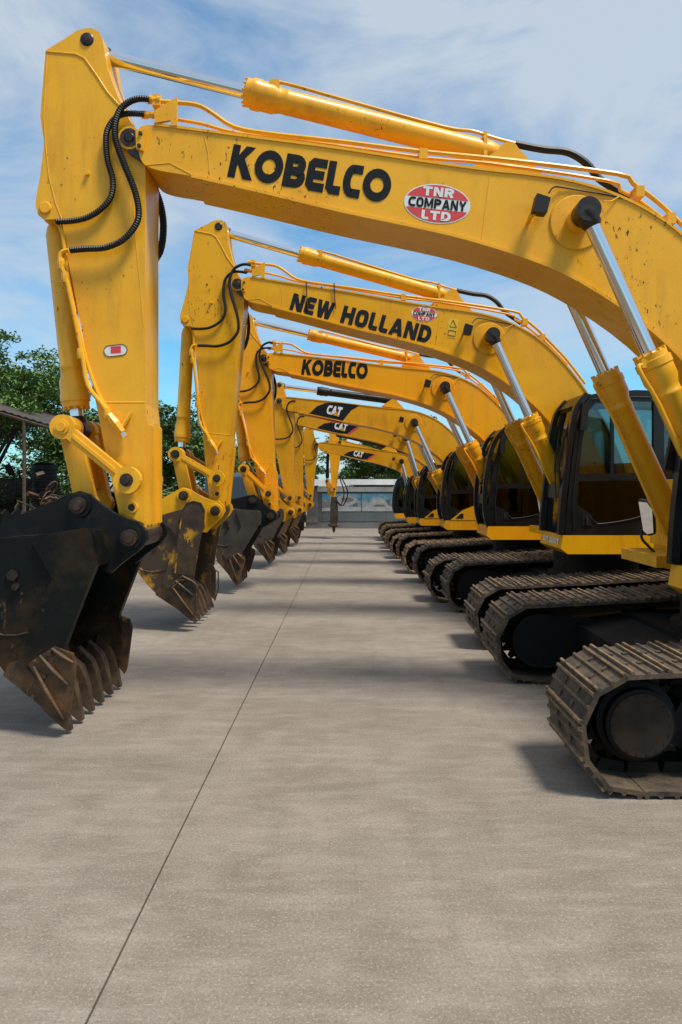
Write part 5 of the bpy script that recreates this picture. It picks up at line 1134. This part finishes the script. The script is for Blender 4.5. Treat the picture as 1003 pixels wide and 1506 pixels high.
# heap of rusty track parts and yellow frames
def heap(px, z, label, seed, n, spread, cols, hgt=1.3):
    x, _ = wp(px, 0, z); rnd = random.Random(seed); bmh = bmesh.new()
    for i in range(n):
        a = rnd.uniform(0, 6.28); r = spread*rnd.random()**.6; c = Vector((r*math.cos(a), r*.6*math.sin(a), (1-r/spread)*rnd.uniform(.2, hgt)+.08)); d = Vector((rnd.uniform(-1, 1), rnd.uniform(-1, 1), rnd.uniform(-.3, .6))).normalized()*rnd.uniform(.2, .65)
        if i % 3 == 0:
            k0 = len(bmh.verts); a_, b_, c_ = rnd.uniform(.05, .35), rnd.uniform(.02, .2), rnd.uniform(.03, .25); bbox(bmh, -a_, a_, -b_, b_, -c_, c_); bmh.verts.ensure_lookup_table()
            bmesh.ops.transform(bmh, matrix=Matrix.Translation(c) @ Matrix.Rotation(rnd.uniform(0, 3), 4, d), verts=bmh.verts[k0:])
        elif i % 3 == 1: btube(bmh, [c-d, c, c+d], rnd.uniform(.012, .04), 5)
        else: rr = rnd.uniform(.1, .3); u_ = d.orthogonal().normalized(); v_ = d.normalized().cross(u_); btube(bmh, [c+(u_*math.cos(t*.6)+v_*math.sin(t*.6))*rr for t in range(9)], rnd.uniform(.015, .04), 5)
    o = finish('scrap_heap', bmh, cols); o.location = (x, z, 0); tag(o, label, 'scrap heap', kind='stuff'); return o
heap(60, 21, 'heap of rusty steel offcuts behind the black bucket', 4, 150, 1.2, M['bucketrust'], 2.6)
heap(100, 26, 'dark scrap heap under the trees', 6, 120, 2.2, M['bucketbrown'], 2.4)
heap(225, 27, 'scrap heap behind the second stick', 9, 120, 2.0, M['bucketrust'], 2.6)
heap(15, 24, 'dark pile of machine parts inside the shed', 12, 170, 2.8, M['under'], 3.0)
# parked trucks behind the row
def truck(px, z, label, col, rot=0):
    x, _ = wp(px, 0, z); root = bpy.data.objects.new('truck', None); COL.objects.link(root); root.location = (x, z, 0); root.rotation_euler = (0, 0, rot); tag(root, label, 'truck', 'trucks parked behind the excavators')
    def b(nm, m_, *c, bev=.03):
        bm = bmesh.new(); bbox(bm, *c); return finish(nm, bm, m_, root, bevel=bev, seg=2, smooth=True)
    bm = bmesh.new(); 
    pr_ = [complex(-.9, .55), complex(-.9, 1.35), complex(-.72, 2.25), complex(-.5, 2.4), complex(.8, 2.4), complex(.85, .55)]
    # profile runs along local y: nose toward -y
    A = [bm.verts.new((-1.05, p.real, p.imag)) for p in pr_]; B = [bm.verts.new((1.05, p.real, p.imag)) for p in pr_]
    bm.faces.new(A); bm.faces.new(B[::-1])
    for i in range(6): bm.faces.new((A[i], B[i], B[(i+1) % 6], A[(i+1) % 6]))
    c = finish('truck_cab', bm, col, root, bevel=.05, seg=2, smooth=True)
    bm = bmesh.new(); d = Vector((0, -.012, .002)); bm.faces.new([bm.verts.new(Vector(v)+d) for v in ((-.88, -.89, 1.42), (.88, -.89, 1.42), (.82, -.735, 2.2), (-.82, -.735, 2.2))]); finish('windscreen', bm, M['glassdark2'], c)
    b('bumper', M['rubber'], -1.08, 1.08, -1.02, -.9, .4, .7); b('load_bed', col, -1.05, 1.05, 1.0, 4.6, .9, 1.5)
    b('chassis', M['under'], -.4, .4, -.7, 4.5, .5, .75)
    for sx in (-.8, .8): b('headlight', M['whitep'], sx-.14, sx+.14, -.93, -.89, .85, 1.02, bev=.01)
    for yy in (-.1, 3.3):
        for sx in (-1.0, .78):
            bm = bmesh.new(); blathe(bm, (sx, yy, .45), (sx+9, yy, .45), [(0, .3), (.01, .44), (.21, .44), (.22, .3)], 24); finish('wheel', bm, M['rubber'], root, smooth=True)
M['glassdark2'] = mat('dark_windscreen', (.02, .028, .032), .08, spec=.7)
M['truckblue'] = mat('dark_truck_paint', (.03, .045, .055), .35, coat=.3)
truck(352, 25.5, 'dark truck cab glimpsed between the second and third sticks', M['truckblue'])
truck(413, 31.5, 'dark truck glimpsed left of the far wall between the last sticks', M['truckblue'], .1)
